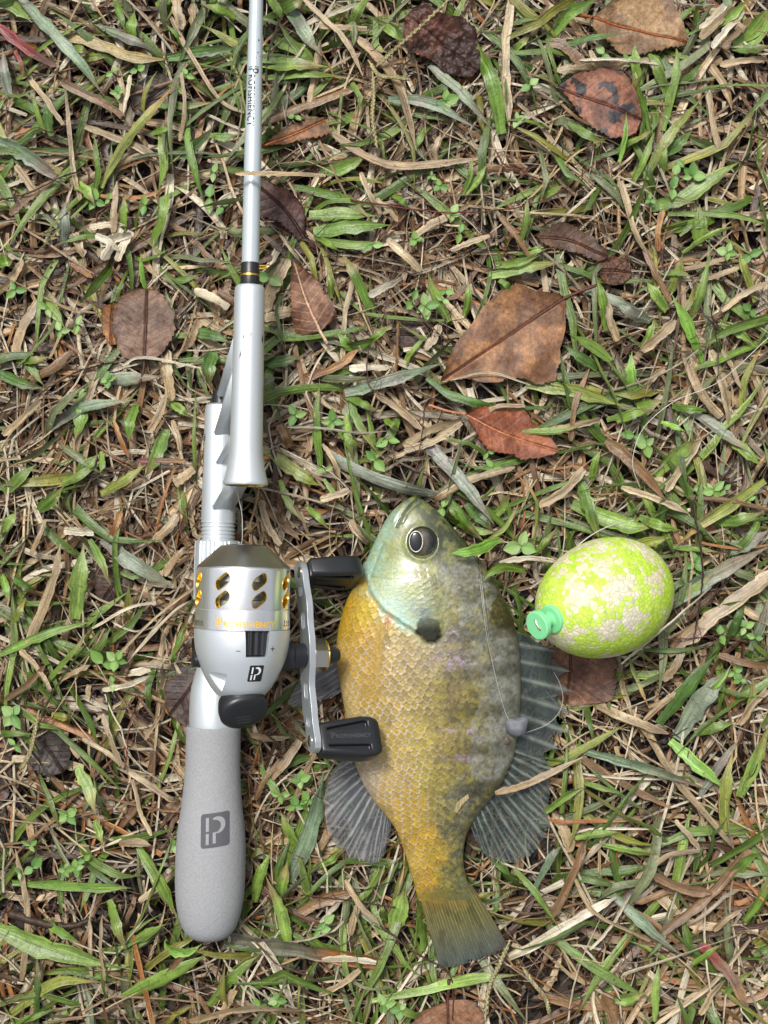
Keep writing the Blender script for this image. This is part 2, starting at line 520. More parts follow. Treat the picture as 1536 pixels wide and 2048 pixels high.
cap_poly([(a, b) for a, b, _, _ in FISH_PAIRS] + [(c, d) for _, _, c, d in FISH_PAIRS[::-1]], 4.5, 15)
cap_poly([(1040, 1275), (1115, 1302), (1145, 1343), (1150, 1384), (1141, 1466), (1104, 1530), (1100, 1620), (1090, 1680), (1045, 1722), (985, 1722), (945, 1650), (1020, 1530)], 8)
cap_poly([(705, 1520), (652, 1570), (646, 1630), (665, 1690), (740, 1730), (770, 1712), (780, 1640)], 7.5)
cap_poly([(835, 1795), (860, 1880), (885, 1940), (950, 1925), (1015, 1895), (985, 1840), (950, 1795)], 6.5)
cap_poly([(680, 1290), (690, 1400), (640, 1420), (575, 1400), (600, 1340)], 9)
cap_poly([(366, 1450), (484, 1450), (492, 1740), (480, 1850), (440, 1884), (390, 1880), (352, 1800), (348, 1740)], 7.5, 20)
cap_poly([(392, 1070), (482, 1070), (482, 1450), (376, 1450)], 7, 17)
cap_poly([(404, 795), (474, 795), (474, 1080), (404, 1080)], 9, 17)
cap_poly([(386, 1085), (585, 1085), (585, 1400), (530, 1455), (440, 1455), (386, 1300)], 22, 30)
cap_poly([(585, 1095), (720, 1095), (720, 1180), (640, 1180), (680, 1300), (650, 1410), (765, 1410), (765, 1525), (610, 1525), (585, 1300)], 15, 25)
FC = P(1207, 1197, 29)
dd = np.hypot(CAPX - FC[0], CAPY - FC[1])
CAP = np.minimum(CAP, np.where(dd < 26, 28 - np.sqrt(np.clip(25.5 ** 2 - dd ** 2, 0, None)), 60))

# ------------------------------------------------------------------ fallen leaves (outlines, ribs and heights gathered first: they press the thatch down)
LEAVES = [
    dict(label='large tan brown leaf with a red midrib and toothed edge', out=[(880, 763), (905, 700), (928, 662), (962, 612), (990, 590), (1012, 578), (1030, 562), (1068, 580), (1128, 595), (1131, 640), (1123, 700), (1111, 758), (1080, 768), (1040, 757), (985, 765), (930, 760)],
         rib=[(1128, 597), (1010, 676), (882, 762)], stem=[(1195, 570), (1160, 583)], z=14, c=(150, 112, 82), c2=(112, 80, 60), v=(92, 52, 42), vw=1.0),
    dict(label='glossy russet red leaf with a pale midrib and thin stem', out=[(930, 826), (965, 812), (1003, 811), (1042, 818), (1070, 845), (1100, 872), (1116, 902), (1085, 915), (1042, 922), (1020, 911), (985, 907), (965, 890), (950, 865)],
         rib=[(930, 828), (1010, 868), (1116, 902)], stem=[(858, 810), (895, 822)], z=14, c=(156, 98, 74), c2=(124, 70, 50), v=(196, 138, 112), vw=.7),
    dict(label='round dull mauve brown leaf lying with its stem towards the thatch', out=[(292, 574), (330, 590), (350, 630), (347, 680), (320, 712), (288, 722), (255, 718), (228, 690), (222, 645), (235, 600), (262, 580)],
         rib=[(289, 720), (292, 650), (293, 577)], stem=[(280, 766), (287, 742)], z=13.5, c=(118, 94, 84), c2=(92, 70, 62), v=(76, 54, 50), vw=.9),
    dict(label='ochre leaf fragment tucked under the round mauve brown leaf', out=[(238, 598), (250, 640), (240, 690), (215, 685), (200, 650), (204, 615)],
         rib=[(222, 692), (222, 645), (225, 600)], stem=[], z=11.5, c=(160, 110, 62), c2=(120, 82, 48), v=(110, 70, 45), vw=.7),
    dict(label='dark plum leaf beside the silver rod blank', out=[(505, 345), (555, 372), (590, 392), (611, 425), (605, 482), (580, 468), (545, 440), (505, 432)],
         rib=[(612, 480), (570, 420), (508, 365)], stem=[], z=11, c=(84, 56, 54), c2=(58, 36, 36), v=(48, 30, 30), vw=.9),
    dict(label='dark plum leaf half covered by another plum leaf near the rod blank', out=[(535, 440), (560, 448), (595, 470), (625, 480), (636, 505), (605, 510), (560, 495), (535, 480)],
         rib=[(636, 506), (590, 480), (537, 455)], stem=[], z=9.5, c=(78, 50, 46), c2=(54, 34, 32), v=(48, 30, 30), vw=.8),
    dict(label='brown leaf with glossy white streaks beside the black rod wrap', out=[(586, 522), (612, 538), (640, 562), (660, 598), (671, 630), (655, 652), (636, 664), (605, 670), (588, 662), (580, 630), (580, 575)],
         rib=[(640, 662), (612, 600), (588, 524)], stem=[(655, 688), (647, 674)], z=14, c=(128, 92, 74), c2=(98, 66, 52), v=(205, 180, 165), vw=1.1),
    dict(label='crumpled dark maroon leaf under the seed stalk', out=[(815, 20), (850, 8), (880, 30), (935, 42), (955, 75), (965, 110), (955, 150), (905, 150), (870, 130), (838, 118), (812, 95), (805, 60)],
         rib=[(815, 30), (880, 80), (955, 140)], stem=[], z=13, c=(98, 66, 60), c2=(58, 42, 42), v=(60, 42, 40), vw=.7, crumple=2.4),
    dict(label='pale tan leaf with an orange midrib at the edge of the picture', out=[(1175, 45), (1215, 10), (1260, -12), (1310, -18), (1350, 5), (1368, 45), (1374, 86), (1340, 98), (1290, 108), (1240, 104), (1200, 80)],
         rib=[(1180, 33), (1270, 60), (1374, 84)], stem=[(1148, 30), (1165, 31)], z=13.5, c=(152, 128, 102), c2=(120, 96, 74), v=(150, 86, 46), vw=1.2),
    dict(label='brick red leaf with dark spots and a scalloped edge', out=[(1112, 172), (1150, 150), (1185, 140), (1210, 133), (1245, 145), (1268, 175), (1280, 215), (1284, 262), (1258, 274), (1230, 280), (1195, 265), (1165, 240), (1140, 205)],
         rib=[(1115, 174), (1200, 206), (1282, 240)], stem=[], z=13, c=(136, 94, 80), c2=(106, 70, 60), v=(100, 62, 54), vw=.6, spots=True),
    dict(label='slate dark leaf with faint pale veins in the straw', out=[(290, 150), (330, 148), (352, 165), (345, 205), (318, 228), (280, 235), (264, 215), (268, 180)],
         rib=[(350, 160), (310, 190), (266, 222)], stem=[], z=9, c=(86, 80, 80), c2=(62, 58, 60), v=(120, 112, 106), vw=.7),
    dict(label='dull grey brown leaf lying beside the large tan leaf', out=[(1072, 470), (1105, 448), (1140, 450), (1180, 470), (1215, 508), (1195, 525), (1160, 512), (1120, 500), (1085, 490)],
         rib=[(1074, 474), (1140, 482), (1215, 516)], stem=[], z=11, c=(112, 88, 76), c2=(84, 64, 56), v=(84, 58, 50), vw=.9),
    dict(label='small rust brown leaf scrap beyond the large tan leaf', out=[(1195, 520), (1225, 508), (1255, 520), (1262, 550), (1240, 570), (1205, 562)],
         rib=[(1195, 540), (1228, 540), (1262, 545)], stem=[], z=11, c=(118, 86, 68), c2=(84, 58, 46), v=(78, 52, 44), vw=.8, crumple=1.6),
    dict(label='brown leaf trapped under the yellow float', out=[(1100, 1300), (1160, 1285), (1215, 1300), (1236, 1345), (1225, 1395), (1180, 1408), (1135, 1414), (1105, 1370)],
         rib=[(1142, 1295), (1140, 1350), (1135, 1412)], stem=[], z=6, c=(124, 92, 78), c2=(96, 68, 58), v=(84, 54, 48), vw=.9),
    dict(label='brown leaf with an upright dark stem below the tail of the fish', out=[(815, 2062), (828, 2035), (855, 2015), (895, 2000), (940, 2000), (966, 2018), (972, 2060), (940, 2110), (880, 2120), (835, 2100)],
         rib=[(895, 2000), (897, 2050), (898, 2115)], stem=[(898, 1958), (897, 1980)], z=13, c=(132, 100, 82), c2=(104, 76, 62), v=(90, 60, 50), vw=1.0),
    dict(label='dark purple leaf pinned beneath the reel seat', out=[(335, 1345), (365, 1325), (405, 1335), (412, 1400), (405, 1450), (370, 1452), (340, 1430), (326, 1390)],
         rib=[(405, 1340), (370, 1390), (338, 1432)], stem=[], z=6.5, c=(82, 64, 62), c2=(58, 44, 44), v=(54, 40, 40), vw=.8),
    dict(label='dark damp leaf under the green blades away from the reel', out=[(195, 1120), (225, 1105), (262, 1125), (272, 1150), (262, 1190), (240, 1225), (205, 1215), (190, 1170)],
         rib=[(262, 1120), (230, 1165), (200, 1212)], stem=[], z=8, c=(74, 60, 56), c2=(50, 40, 40), v=(52, 40, 38), vw=.8),
    dict(label='blackened leaf with thin pale stalks across it', out=[(58, 1470), (95, 1452), (130, 1470), (142, 1510), (125, 1545), (85, 1548), (55, 1520)],
         rib=[(62, 1462), (95, 1500), (128, 1545)], stem=[], z=8, c=(72, 66, 68), c2=(50, 44, 46), v=(60, 52, 50), vw=.7),
    dict(label='dark brown leaf half outside the picture beside the blackened leaf', out=[(-30, 1450), (0, 1435), (22, 1455), (25, 1520), (18, 1590), (-15, 1600), (-40, 1540)],
         rib=[(0, 1437), (-3, 1520), (-10, 1598)], stem=[], z=9, c=(80, 62, 58), c2=(58, 44, 42), v=(56, 42, 40), vw=.8),
    dict(label='narrow brown leaf with an orange rib beside the rod blank lettering', out=[(520, 295), (560, 262), (610, 240), (655, 235), (672, 255), (650, 275), (600, 285), (555, 292)],
         rib=[(522, 294), (590, 268), (650, 240)], stem=[], z=12, c=(132, 98, 74), c2=(98, 70, 54), v=(165, 105, 62), vw=1.1),
    dict(label='dark flat leaf below the three seedlings beside the large tan leaf', out=[(782, 645), (820, 640), (870, 648), (895, 660), (880, 690), (830, 700), (790, 690)],
         rib=[(782, 668), (835, 670), (893, 668)], stem=[], z=7, c=(80, 66, 64), c2=(58, 46, 46), v=(56, 44, 44), vw=.7),
    dict(label='dark shrivelled leaf in the straw below the pale straw clump', out=[(88, 515), (110, 508), (132, 515), (130, 540), (108, 552), (90, 542)],
         rib=[(88, 528), (110, 530), (131, 528)], stem=[], z=9, c=(70, 62, 66), c2=(50, 44, 48), v=(50, 44, 44), vw=.7, crumple=1.5),
]
for L in LEAVES:
    if L['z'] > 9.5 or L['z'] < 6.8: cap_poly(L['out'], L['z'] - 2.2, L['z'])
for _ in range(26):   # thatch rises away from what presses on it
    for ax in (0, 1):
        for d in (1, -1):
            sh = np.roll(CAP, d, ax) + 1.7
            CAP = np.minimum(CAP, sh)


def make_leaf(L, seed):
    z0 = L['z']
    rib = catmull([P(x, y, z0)[:2] for x, y in L['rib']], 120)
    poly = np.array([P(x, y, z0)[:2] for x, y in L['out']])
    poly = catmull(np.vstack([poly, poly[:1]]), len(poly) * 6)
    t = np.gradient(rib, axis=0); t /= np.linalg.norm(t, axis=1)[:, None]
    nrm = np.stack([-t[:, 1], t[:, 0]], -1)
    a, b = poly, np.roll(poly, -1, 0)
    W = np.zeros((len(rib), 2))
    for k in range(len(rib)):
        for s_, sg in ((0, 1), (1, -1)):
            d = nrm[k] * sg
            e = b - a; w0 = a - rib[k]
            den = d[0] * e[:, 1] - d[1] * e[:, 0]
            den = np.where(np.abs(den) < 1e-9, 1e-9, den)
            tt = (w0[:, 0] * e[:, 1] - w0[:, 1] * e[:, 0]) / den
            uu = (w0[:, 0] * d[1] - w0[:, 1] * d[0]) / den
            ok = (tt > 0) & (uu >= 0) & (uu <= 1)
            W[k, s_] = tt[ok].min() if ok.any() else .15
    along = np.concatenate([[0], np.cumsum(np.linalg.norm(np.diff(rib, axis=0), axis=1))])
    nv = 33
    vv = np.concatenate([-np.linspace(1, 0, nv)[:-1], np.linspace(0, 1, nv)])
    A = along[:, None]; Vv = vv[None]
    side = (Vv < 0).astype(int)
    Wd = np.where(side == 0, W[:, 0:1], W[:, 1:2])
    saw = ((A / 2.1 + .25 * vnoise(A / 3, side * 5.0, seed) + seed * .37) % 1.0)
    Wd = Wd * (1 - (.9 / np.maximum(Wd, 4)) * saw * smooth(vnoise(A / 5, side * 11.0, seed + 77), .2, .6) * (np.abs(Vv) ** 6) - .12 * (vnoise(A / 3.0 + side * 50, side * 7.0 + seed, seed) - .4) * np.abs(Vv) ** 3)
    lat = Wd * Vv
    # lateral veins run forward from the rib
    X = rib[:, None, 0] + nrm[:, None, 0] * lat; Y = rib[:, None, 1] + nrm[:, None, 1] * lat
    fw = np.abs(lat) * .62
    vein = np.abs((((A - fw + .9 * (vnoise(A / 6, lat / 6 + 30, seed) - .5)) / (along[-1] / 7.3)) + .5 + side * .13) % 1.0 - .5) * (along[-1] / 7.3)
    vline = np.exp(-(vein / .24) ** 2) * (np.abs(Vv) > .02) * (1 - smooth(np.abs(Vv), .8, 1.0) * .6)
    rline = np.exp(-(lat / (.42)) ** 2)
    cr = L.get('crumple', 0)
    Z = z0 - .9 * rline - .12 * vline + 4.0 * (fbm(X / 15 + 70, Y / 15 + 70, seed, 2) - .5) + 2.6 * np.abs(Vv) ** 2 * (vnoise(A / 9, side * 3.0, seed + 5) - .25)
    if cr: Z = Z + cr * (fbm(X / 4 + 50, Y / 4 + 50, seed + 9) - .5) * 2
    Z = Z + .03 * np.sin((A - fw) / along[-1] * 8.5 * 2 * math.pi) + .5 * (fbm(X / 3.2 + 60, Y / 3.2 + 60, seed + 12) - .5)
    bt = np.array([.80, .72, .58])
    c1, c2, cv = lin(*L['c']) * bt, lin(*L['c2']) * bt * .9, lin(*L['v']) * bt
    m = smooth(fbm(X / 7 + 40, Y / 7 + 40, seed + 2), .35, .65)[..., None]
    C = c1 * (1 - m) + c2 * m
    ed = smooth(np.abs(Vv), .82, 1.0) * smooth(vnoise(A / 4, side * 9.0 + 3, seed + 3), .3, .7)
    C = C * (1 - .45 * ed[..., None])
    C = C * (.72 + .56 * fbm(X / 1.6 + 10, Y / 1.6 + 10, seed + 40, 2))[..., None]
    if L.get('spots'):
        sp = smooth(fbm(X / 4.5 + 20, Y / 4.5 + 20, seed + 31), .60, .66)[..., None]
        C = C * (1 - sp) + lin(48, 44, 48, .8) * sp
    w = (np.clip(vline * .42 * (.25 + .9 * vnoise(X / 3, Y / 3, seed)) + rline, 0, 1) * min(1, L['vw']))[..., None]
    C = C * (1 - w) + cv * w
    n0, n1 = X.shape
    i = (np.arange(n0 - 1)[:, None] * n1 + np.arange(n1 - 1)[None]).ravel()
    F = np.stack([i, i + 1, i + n1 + 1, i + n1], -1)
    c = poly.mean(0)
    root = link('dead_leaf', None, label=L['label'], cat='leaf', group='fallen leaves')
    root.location = (c[0] / 1000, c[1] / 1000, z0 / 1000)
    off = np.array([c[0], c[1], z0])
    link('leaf_blade', mesh_np('leaf_blade', np.stack([X, Y, Z], -1).reshape(-1, 3) - off, F, M_LEAF, col=C.reshape(-1, 3)), root)
    rp = np.column_stack([rib, Z[:, nv - 1] + .45])
    st = [P(x, y, z0 + .5) for x, y in L['stem']]
    pts = np.vstack([catmull(st + [rp[0]], 14)[:-1], rp]) if st else rp
    tp = np.linspace(1.25, .3, len(pts))
    v, f = tube(pts, .42 * L['vw'] + .12, 6, tp)
    link('stem', mesh_np('stem', v - off, f, M_LEAF, col=np.tile(cv * .9, (len(v), 1))), root)
    return root


for k, L in enumerate(LEAVES):
    make_leaf(L, 100 + k * 7)

# ------------------------------------------------------------------ fishing rod frame (seat axis = local Y, guide tube above along local Z, rolled to one side)
THETA = rad(24.5)
DT = 31.5
Yd = np.array([.019, 1, -.033]); Yd /= np.linalg.norm(Yd)
R0 = np.cross(Yd, [0, 0, 1]); R0 /= np.linalg.norm(R0)
U0 = np.cross(R0, Yd)
Zl = math.cos(THETA) * U0 + math.sin(THETA) * R0
Xl = math.cos(THETA) * R0 - math.sin(THETA) * U0
O0 = P(440, 900, 17)


def frame(o):
    m = Matrix.Identity(4)
    for r in range(3):
        m[r][0], m[r][1], m[r][2], m[r][3] = Xl[r], Yd[r], Zl[r], o[r] * .001
    return m


def ly(py, d=0.0):
    """local y on the line at height d above the seat axis that shows at photo row py"""
    y = 0.0
    for _ in range(6):
        z = O0[2] + y * Yd[2] + d * Zl[2]
        y = ((1024 - py) * S * (1 - z / H) - O0[1] - d * Zl[1]) / Yd[1]
    return y


def px_to_r(rpx, py, d=0.0):
    z = O0[2] + ly(py, d) * Yd[2] + d * Zl[2]
    return rpx * S * (1 - z / H)


rod = link('fishing_rod', None, label='silver and grey fishing rod with a foam grip lying on the grass', cat='fishing rod')
rod.matrix_world = frame(O0)


def rod_part(name, vf, mat, parent=None, sharp=35, **kw):
    return link(name, mesh_np(name, vf[0], vf[1], mat, sharp=sharp), parent or rod, **kw)


def shift(vf, dx=0, dy=0, dz=0):
    return np.asarray(vf[0]) + np.array([dx, dy, dz]), vf[1]


# grip
gp = [(1454, 50), (1456, 54), (1500, 54.5), (1540, 55), (1600, 59.5), (1660, 67), (1700, 69.5), (1740, 70), (1780, 69), (1810, 66), (1835, 60.5), (1855, 53), (1868, 43), (1876, 30), (1880, 12)]
gpy = catmull([(ly(y), px_to_r(r, y)) for y, r in gp], 70)
grip = rod_part('foam_grip', lathe([tuple(p) for p in gpy], 64), M_FOAM, sharp=60)


def wrap(v, Rf, phi0, y0, lift=.07):
    """flat verts (x across, y along) -> on a body of revolution; angle grows towards local +X"""
    v = np.asarray(v, float)
    y = y0 + v[:, 1]
    R = Rf(y)
    ph = phi0 + v[:, 0] / R
    return np.column_stack([(R + lift) * np.sin(ph), y, (R + lift) * np.cos(ph)])


def subdivide_flat(v, f, maxlen):
    me = bpy.data.meshes.new('s'); me.from_pydata([tuple(p) for p in v], [], f)
    bm = bmesh.new(); bm.from_mesh(me)
    bmesh.ops.triangulate(bm, faces=bm.faces[:])
    for _ in range(6):
        es = [e for e in bm.edges if e.calc_length() > maxlen]
        if not es: break
        bmesh.ops.subdivide_edges(bm, edges=es, cuts=1)
        bmesh.ops.triangulate(bm, faces=bm.faces[:])
    bm.to_mesh(me); bm.free()
    vv = np.empty(len(me.vertices) * 3); me.vertices.foreach_get('co', vv)
    ff = [list(p.vertices) for p in me.polygons]; bpy.data.meshes.remove(me)
    return vv.reshape(-1, 3), ff


def round_rect(w, h, r, k=5):
    out = []
    for cx_, cy_, a0 in ((w / 2 - r, h / 2 - r, 0), (-w / 2 + r, h / 2 - r, 90), (-w / 2 + r, -h / 2 + r, 180), (w / 2 - r, -h / 2 + r, 270)):
        for q in range(k + 1):
            a = rad(a0 + 90 * q / k); out.append((cx_ + r * math.cos(a), cy_ + r * math.sin(a)))
    return out


def emblem(w, h):
    """square emblem: split bar, then a P whose bowl is a hook; returns (square), (light strokes)"""
    sq = np.array([(x, y, 0) for x, y in round_rect(w, h, w * .1)]), [list(range(24))]
    q = lambda x0, y0, x1, y1: (np.array([(x0 * w, y0 * h, 0), (x1 * w, y0 * h, 0), (x1 * w, y1 * h, 0), (x0 * w, y1 * h, 0)]), [[0, 1, 2, 3]])
    parts = [q(-.33, -.02, -.23, .38), q(-.33, -.40, -.23, -.08), q(-.10, -.38, .0, -.06)]
    n = 18; v = []; f = []
    for i in range(n + 1):
        a = rad(128 - 240 * i / n)
        th = .03 + .10 * math.sin(math.pi * min(1, i / n * 1.1)) ** .6
        for rr in (.27, .27 - th * 1.25):
            v.append(((.06 + rr * math.cos(a)) * w, (.15 + rr * math.sin(a) * .9) * h, 0))
    for i in range(n):
        f.append([2 * i, 2 * i + 1, 2 * i + 3, 2 * i + 2])
    parts.append((np.array(v), f))
    return sq, join(*parts)


def Rgrip(y):
    o = np.argsort(gpy[:, 0]); return np.interp(y, gpy[o, 0], gpy[o, 1])


sq, ltr = emblem(11.2, 12.6)
sk = lambda v: np.column_stack([v[:, 0], v[:, 1] + v[:, 0] * .12, v[:, 2]])
v, f = subdivide_flat(sk(sq[0]), sq[1], 2.0)
lg = rod_part('emblem', (wrap(v, Rgrip, rad(-10), ly(1659, 12)), f), M_FOAMDARK, grip, label='dark square emblem printed on the grey foam')
v, f = subdivide_flat(sk(ltr[0]), ltr[1], 2.0)
rod_part('emblem_letter', (wrap(v, Rgrip, rad(-10), ly(1659, 12), .13), f), M_FOAM, lg) if False else None
letter_o = link('emblem_letter', mesh_np('emblem_letter', wrap(v, Rgrip, rad(-10), ly(1659, 12), .13), f, M_FOAM), grip)

# silver butt, hood, threads, seat tube
seat_prof = [(1456, 30), (1455, 48), (1440, 49.5), (1405, 49), (1375, 46.5), (1350, 40), (1335, 36), (1300, 36), (1220, 38), (1160, 36)]
rod_part('reel_seat', lathe([(ly(y), px_to_r(r, y)) for y, r in seat_prof], 56), M_SILVER)
rod_part('hood_nut', lathe([(ly(y), px_to_r(r, y)) for y, r in [(1200, 30), (1199, 44), (1140, 44.5), (1090, 44), (1083, 43), (1081, 38)]], 144,
                           ribs=lambda a, y: .35 * max(0, math.sin(a * 36)) * (0 if 0.9 < (a + .6) % 1.4 < 1.4 else 1)), M_SILVER)
th = [(1085, 33)]
yy = 1083
while yy > 1044:
    th += [(yy, 34.5), (yy - 2.5, 34.5), (yy - 4, 31.5), (yy - 6, 31.5)]; yy -= 7.5
th += [(1042, 32)]
rod_part('thread', lathe([(ly(y), px_to_r(r, y)) for y, r in th], 48), M_SILVER)
front = rod_part('seat_tube', lathe([(ly(y), px_to_r(r, y)) for y, r in [(1044, 28), (1043, 33.5), (1038, 34.3), (900, 33), (822, 32), (812, 30.5), (808, 24)]], 56), M_SILVER)
rod_part('seat_end_cap', lathe([(ly(y), px_to_r(r, y)) for y, r in [(812, 20), (800, 19), (783, 17), (778, 11)]], 32), M_BLACK)
Rs = lambda y: np.full(np.shape(y), px_to_r(33, 930))
v, f, w = brand_flat(3.0)
v, f = subdivide_flat(v, f, .6)
vr = np.column_stack([v[:, 1] - 1.2, -v[:, 0], v[:, 2]])
rod_part('lettering', (wrap(vr, Rs, rad(-24.5 - 74), ly(870, 0), .1), f), M_INK, front)

# guide tube with flared mouth
tp = [(571, 17), (572, 26), (576, 29.5), (584, 30.5), (700, 31), (820, 32), (890, 33), (915, 34.5), (940, 38.5), (955, 42), (963, 44.5), (967, 45.2), (970, 44)]
bore = [(970, 41), (967, 37), (950, 31), (900, 25), (800, 24)]
tb = rod_part('guide_tube', shift(lathe([(ly(y, DT), px_to_r(r, y, DT)) for y, r in tp + [(971, 42)]], 64, cap=False), dz=DT), M_SILVER)
rod_part('bore_lining', shift(lathe([(ly(y, DT) - .05, px_to_r(r, y, DT)) for y, r in [(971, 42)] + bore], 48, cap=False), dz=DT), M_GOLD, tb)
sv_, sf_ = [], []
for (x0, y0, x1, y1, wd) in [(489, 668, 486, 690, 1.3), (484, 705, 480, 722, 1.4), (478, 732, 486, 744, 2.0), (497, 665, 502, 648, .8), (499, 680, 504, 668, .7), (492, 652, 497, 641, .7), (524, 670, 523, 690, 1.5)]:
    R = px_to_r(31, 700, DT)
    A0, A1 = [((x - 495) * .183, ly(y, DT)) for x, y in ((x0, y0), (x1, y1))]
    A0, A1 = np.array(A0), np.array(A1); d = (A1 - A0) / np.linalg.norm(A1 - A0); nn = np.array([-d[1], d[0]]) * wd * .16
    q = [A0, (A0 + A1) / 2 + nn, A1, (A0 + A1) / 2 - nn]
    b0 = len(sv_)
    for p in q:
        wa = math.asin(max(-1, min(1, p[0] / R))) - THETA
        sv_.append(((R + .05) * math.sin(wa), p[1], (R + .05) * math.cos(wa) + DT))
    sf_.append([b0, b0 + 1, b0 + 2, b0 + 3])
rod_part('scratch_mark', (np.array(sv_), sf_), M_GREYINK, tb)

# slanted struts between seat tube and guide tube: thin web with thick front and back flanges
for (t0, t1, s0, s1) in ((650, 735, 795, 872), (860, 950, 930, 1018)):
    zt, zs = DT - 4.2, 4.8
    pa, pb, pc, pd = (ly(t0, DT), zt), (ly(t1, DT), zt), (ly(s1), zs), (ly(s0), zs)
    v, f = prism([pa, pb, pc, pd], -1.1, 1.1)
    web = (v[:, [2, 0, 1]], f)

    def flange(p, q, wd, th_):
        d = np.array(q) - np.array(p); d /= np.linalg.norm(d); nn = np.array([-d[1], d[0]]) * th_
        pp = [np.array(p) - nn, np.array(p) + nn, np.array(q) + nn, np.array(q) - nn]
        v, f = prism([tuple(x) for x in pp], -wd, wd)
        return v[:, [2, 0, 1]], f
    me = mesh_np('strut', *join(web, flange(pa, pd, 3.4, .8), flange(pb, pc, 4.2, 1.0)), M_SILVER, flat=True)
    bm = bmesh.new(); bm.from_mesh(me); bmesh.ops.recalc_face_normals(bm, faces=bm.faces[:])
    bmesh.ops.bevel(bm, geom=bm.edges[:], offset=.0005, segments=2, affect='EDGES'); bm.to_mesh(me); bm.free()
    me.shade_smooth()
    link('strut', me, rod)

# black wrap with gold band, hook keeper, blank
rod_part('wrap', shift(lathe([(ly(y, DT), px_to_r(r, y, DT)) for y, r in [(573, 18.5), (568, 19.3), (530, 18.8), (526, 17.5)]], 40), dz=DT), M_BLACK)
rod_part('gold_band', shift(lathe([(ly(y, DT), px_to_r(r, y, DT)) for y, r in [(553.5, 18.6), (553, 19.5), (549.5, 19.5), (549, 18.6)]], 40), dz=DT), M_GOLD)
kp = [(2.6, ly(538, DT), 2.0), (4.4, ly(537, DT), 2.6), (5.6, ly(535, DT), 2.8), (5.4, ly(532, DT), 2.6), (2.8, ly(532, DT), 1.8)]
v, f = tube(catmull(kp, 24), .38, 8)
rod_part('hook_keeper', (v + np.array([0, 0, DT]), f), M_GOLD)
y_tip = ly(0, DT) + 900
bl = [(ly(528, DT), px_to_r(17.6, 528, DT)), (ly(300, DT), px_to_r(17.2, 300, DT)), (ly(0, DT), px_to_r(13.8, 0, DT)), (y_tip, .8)]
blank = rod_part('blank', shift(lathe(bl, 40), dz=DT), M_BLANK)
Rb = lambda y: np.interp(y, [b_[0] for b_ in bl], [b_[1] for b_ in bl])
v, f, w = brand_flat(2.3, .02)
sc = 22.3 / w
v = v * np.array([sc, sc * 1.3, 1])
v, f = subdivide_flat(v, f, .35)
vr = np.column_stack([v[:, 1] - .8, -v[:, 0], v[:, 2]])
vw_ = wrap(vr, Rb, rad(-24.5 - 26), ly(138, DT), .06) + np.array([0, 0, DT])
rod_part('lettering', (vw_, f), M_INK, blank)
specks = []
for (x, y, r) in ((517, 85, 1.6), (507, 65, .8), (506, 76, .9), (516, 110, 1.4), (520, 116, .9), (506, 125, .8), (513, 120, .6)):
    Rr = float(Rb(ly(y, DT))); wa = math.asin((x - 509) * .187 / Rr) - THETA
    c0 = np.array([(Rr + .02) * math.sin(wa), ly(y, DT), (Rr + .02) * math.cos(wa) + DT])
    ico = np.array([(math.cos(a) * .2 * r, math.sin(a) * .26 * r, 0) for a in np.linspace(0, 6.28, 8)[:-1]])
    tn = np.array([math.cos(wa), 0, -math.sin(wa)]); no_ = np.array([math.sin(wa), 0, math.cos(wa)])
    pv = c0 + ico[:, 0:1] * tn + ico[:, 1:2] * np.array([0, 1, 0])
    specks.append((np.vstack([pv, c0 + no_ * .12]), [[i, (i + 1) % 7, 7] for i in range(7)]))
rod_part('mud_speck', join(*specks), M_INK, blank)

# ------------------------------------------------------------------ spincast reel, same axes, its own axis on the guide tube axis
YR = ly(1250, DT)
reel = link('spincast_reel', None, label='silver closed face reel with gold rimmed slots and a double handle', cat='fishing reel')
reel.matrix_world = frame(O0 + Yd * YR + Zl * DT)


def ry(py):
    return ly(py, DT) - YR


def reel_part(name, vf, mat, parent=None, sharp=32, **kw):
    return link(name, mesh_np(name, vf[0], vf[1], mat, sharp=sharp), parent or reel, **kw)


RR = 17.15
cone_out = [(ry(1094), 6.6), (ry(1090), 6.8), (ry(1090) - .15, 8.2), (ry(1092), 8.6), (ry(1133), 16.75), (ry(1135), 16.9), (ry(1135.6), 15.0)]
cover_out = [(ry(1135), 15.4), (ry(1135), 16.8), (ry(1136.5), 17.0), (ry(1140), 17.1), (ry(1212), 17.15), (ry(1216.5), 17.1), (ry(1217.5), 16.85), (ry(1218.5), 17.15), (ry(1220), 17.2), (ry(1256), 17.35), (ry(1257), 17.1)]
cover_in = [(ry(1257), 15.6), (ry(1140), 15.5)]
v, f = lathe(cover_out + cover_in, 120, cap=False)
n = 120; m_ = len(cover_out + cover_in)
f = f + [[(m_ - 1) * n + i, (m_ - 1) * n + (i + 1) % n, (i + 1) % n, i] for i in range(n)]


def slot(grow=0.0):
    """slanted rounded lozenge, flat"""
    pts = np.array(round_rect(6.7 + grow, 3.8 + grow, 1.6 + grow / 2, 4))
    pts[:, 0] += pts[:, 1] * .35
    a = rad(38); c, s_ = math.cos(a), math.sin(a)
    return np.column_stack([pts[:, 0] * c - pts[:, 1] * s_, pts[:, 0] * s_ + pts[:, 1] * c])


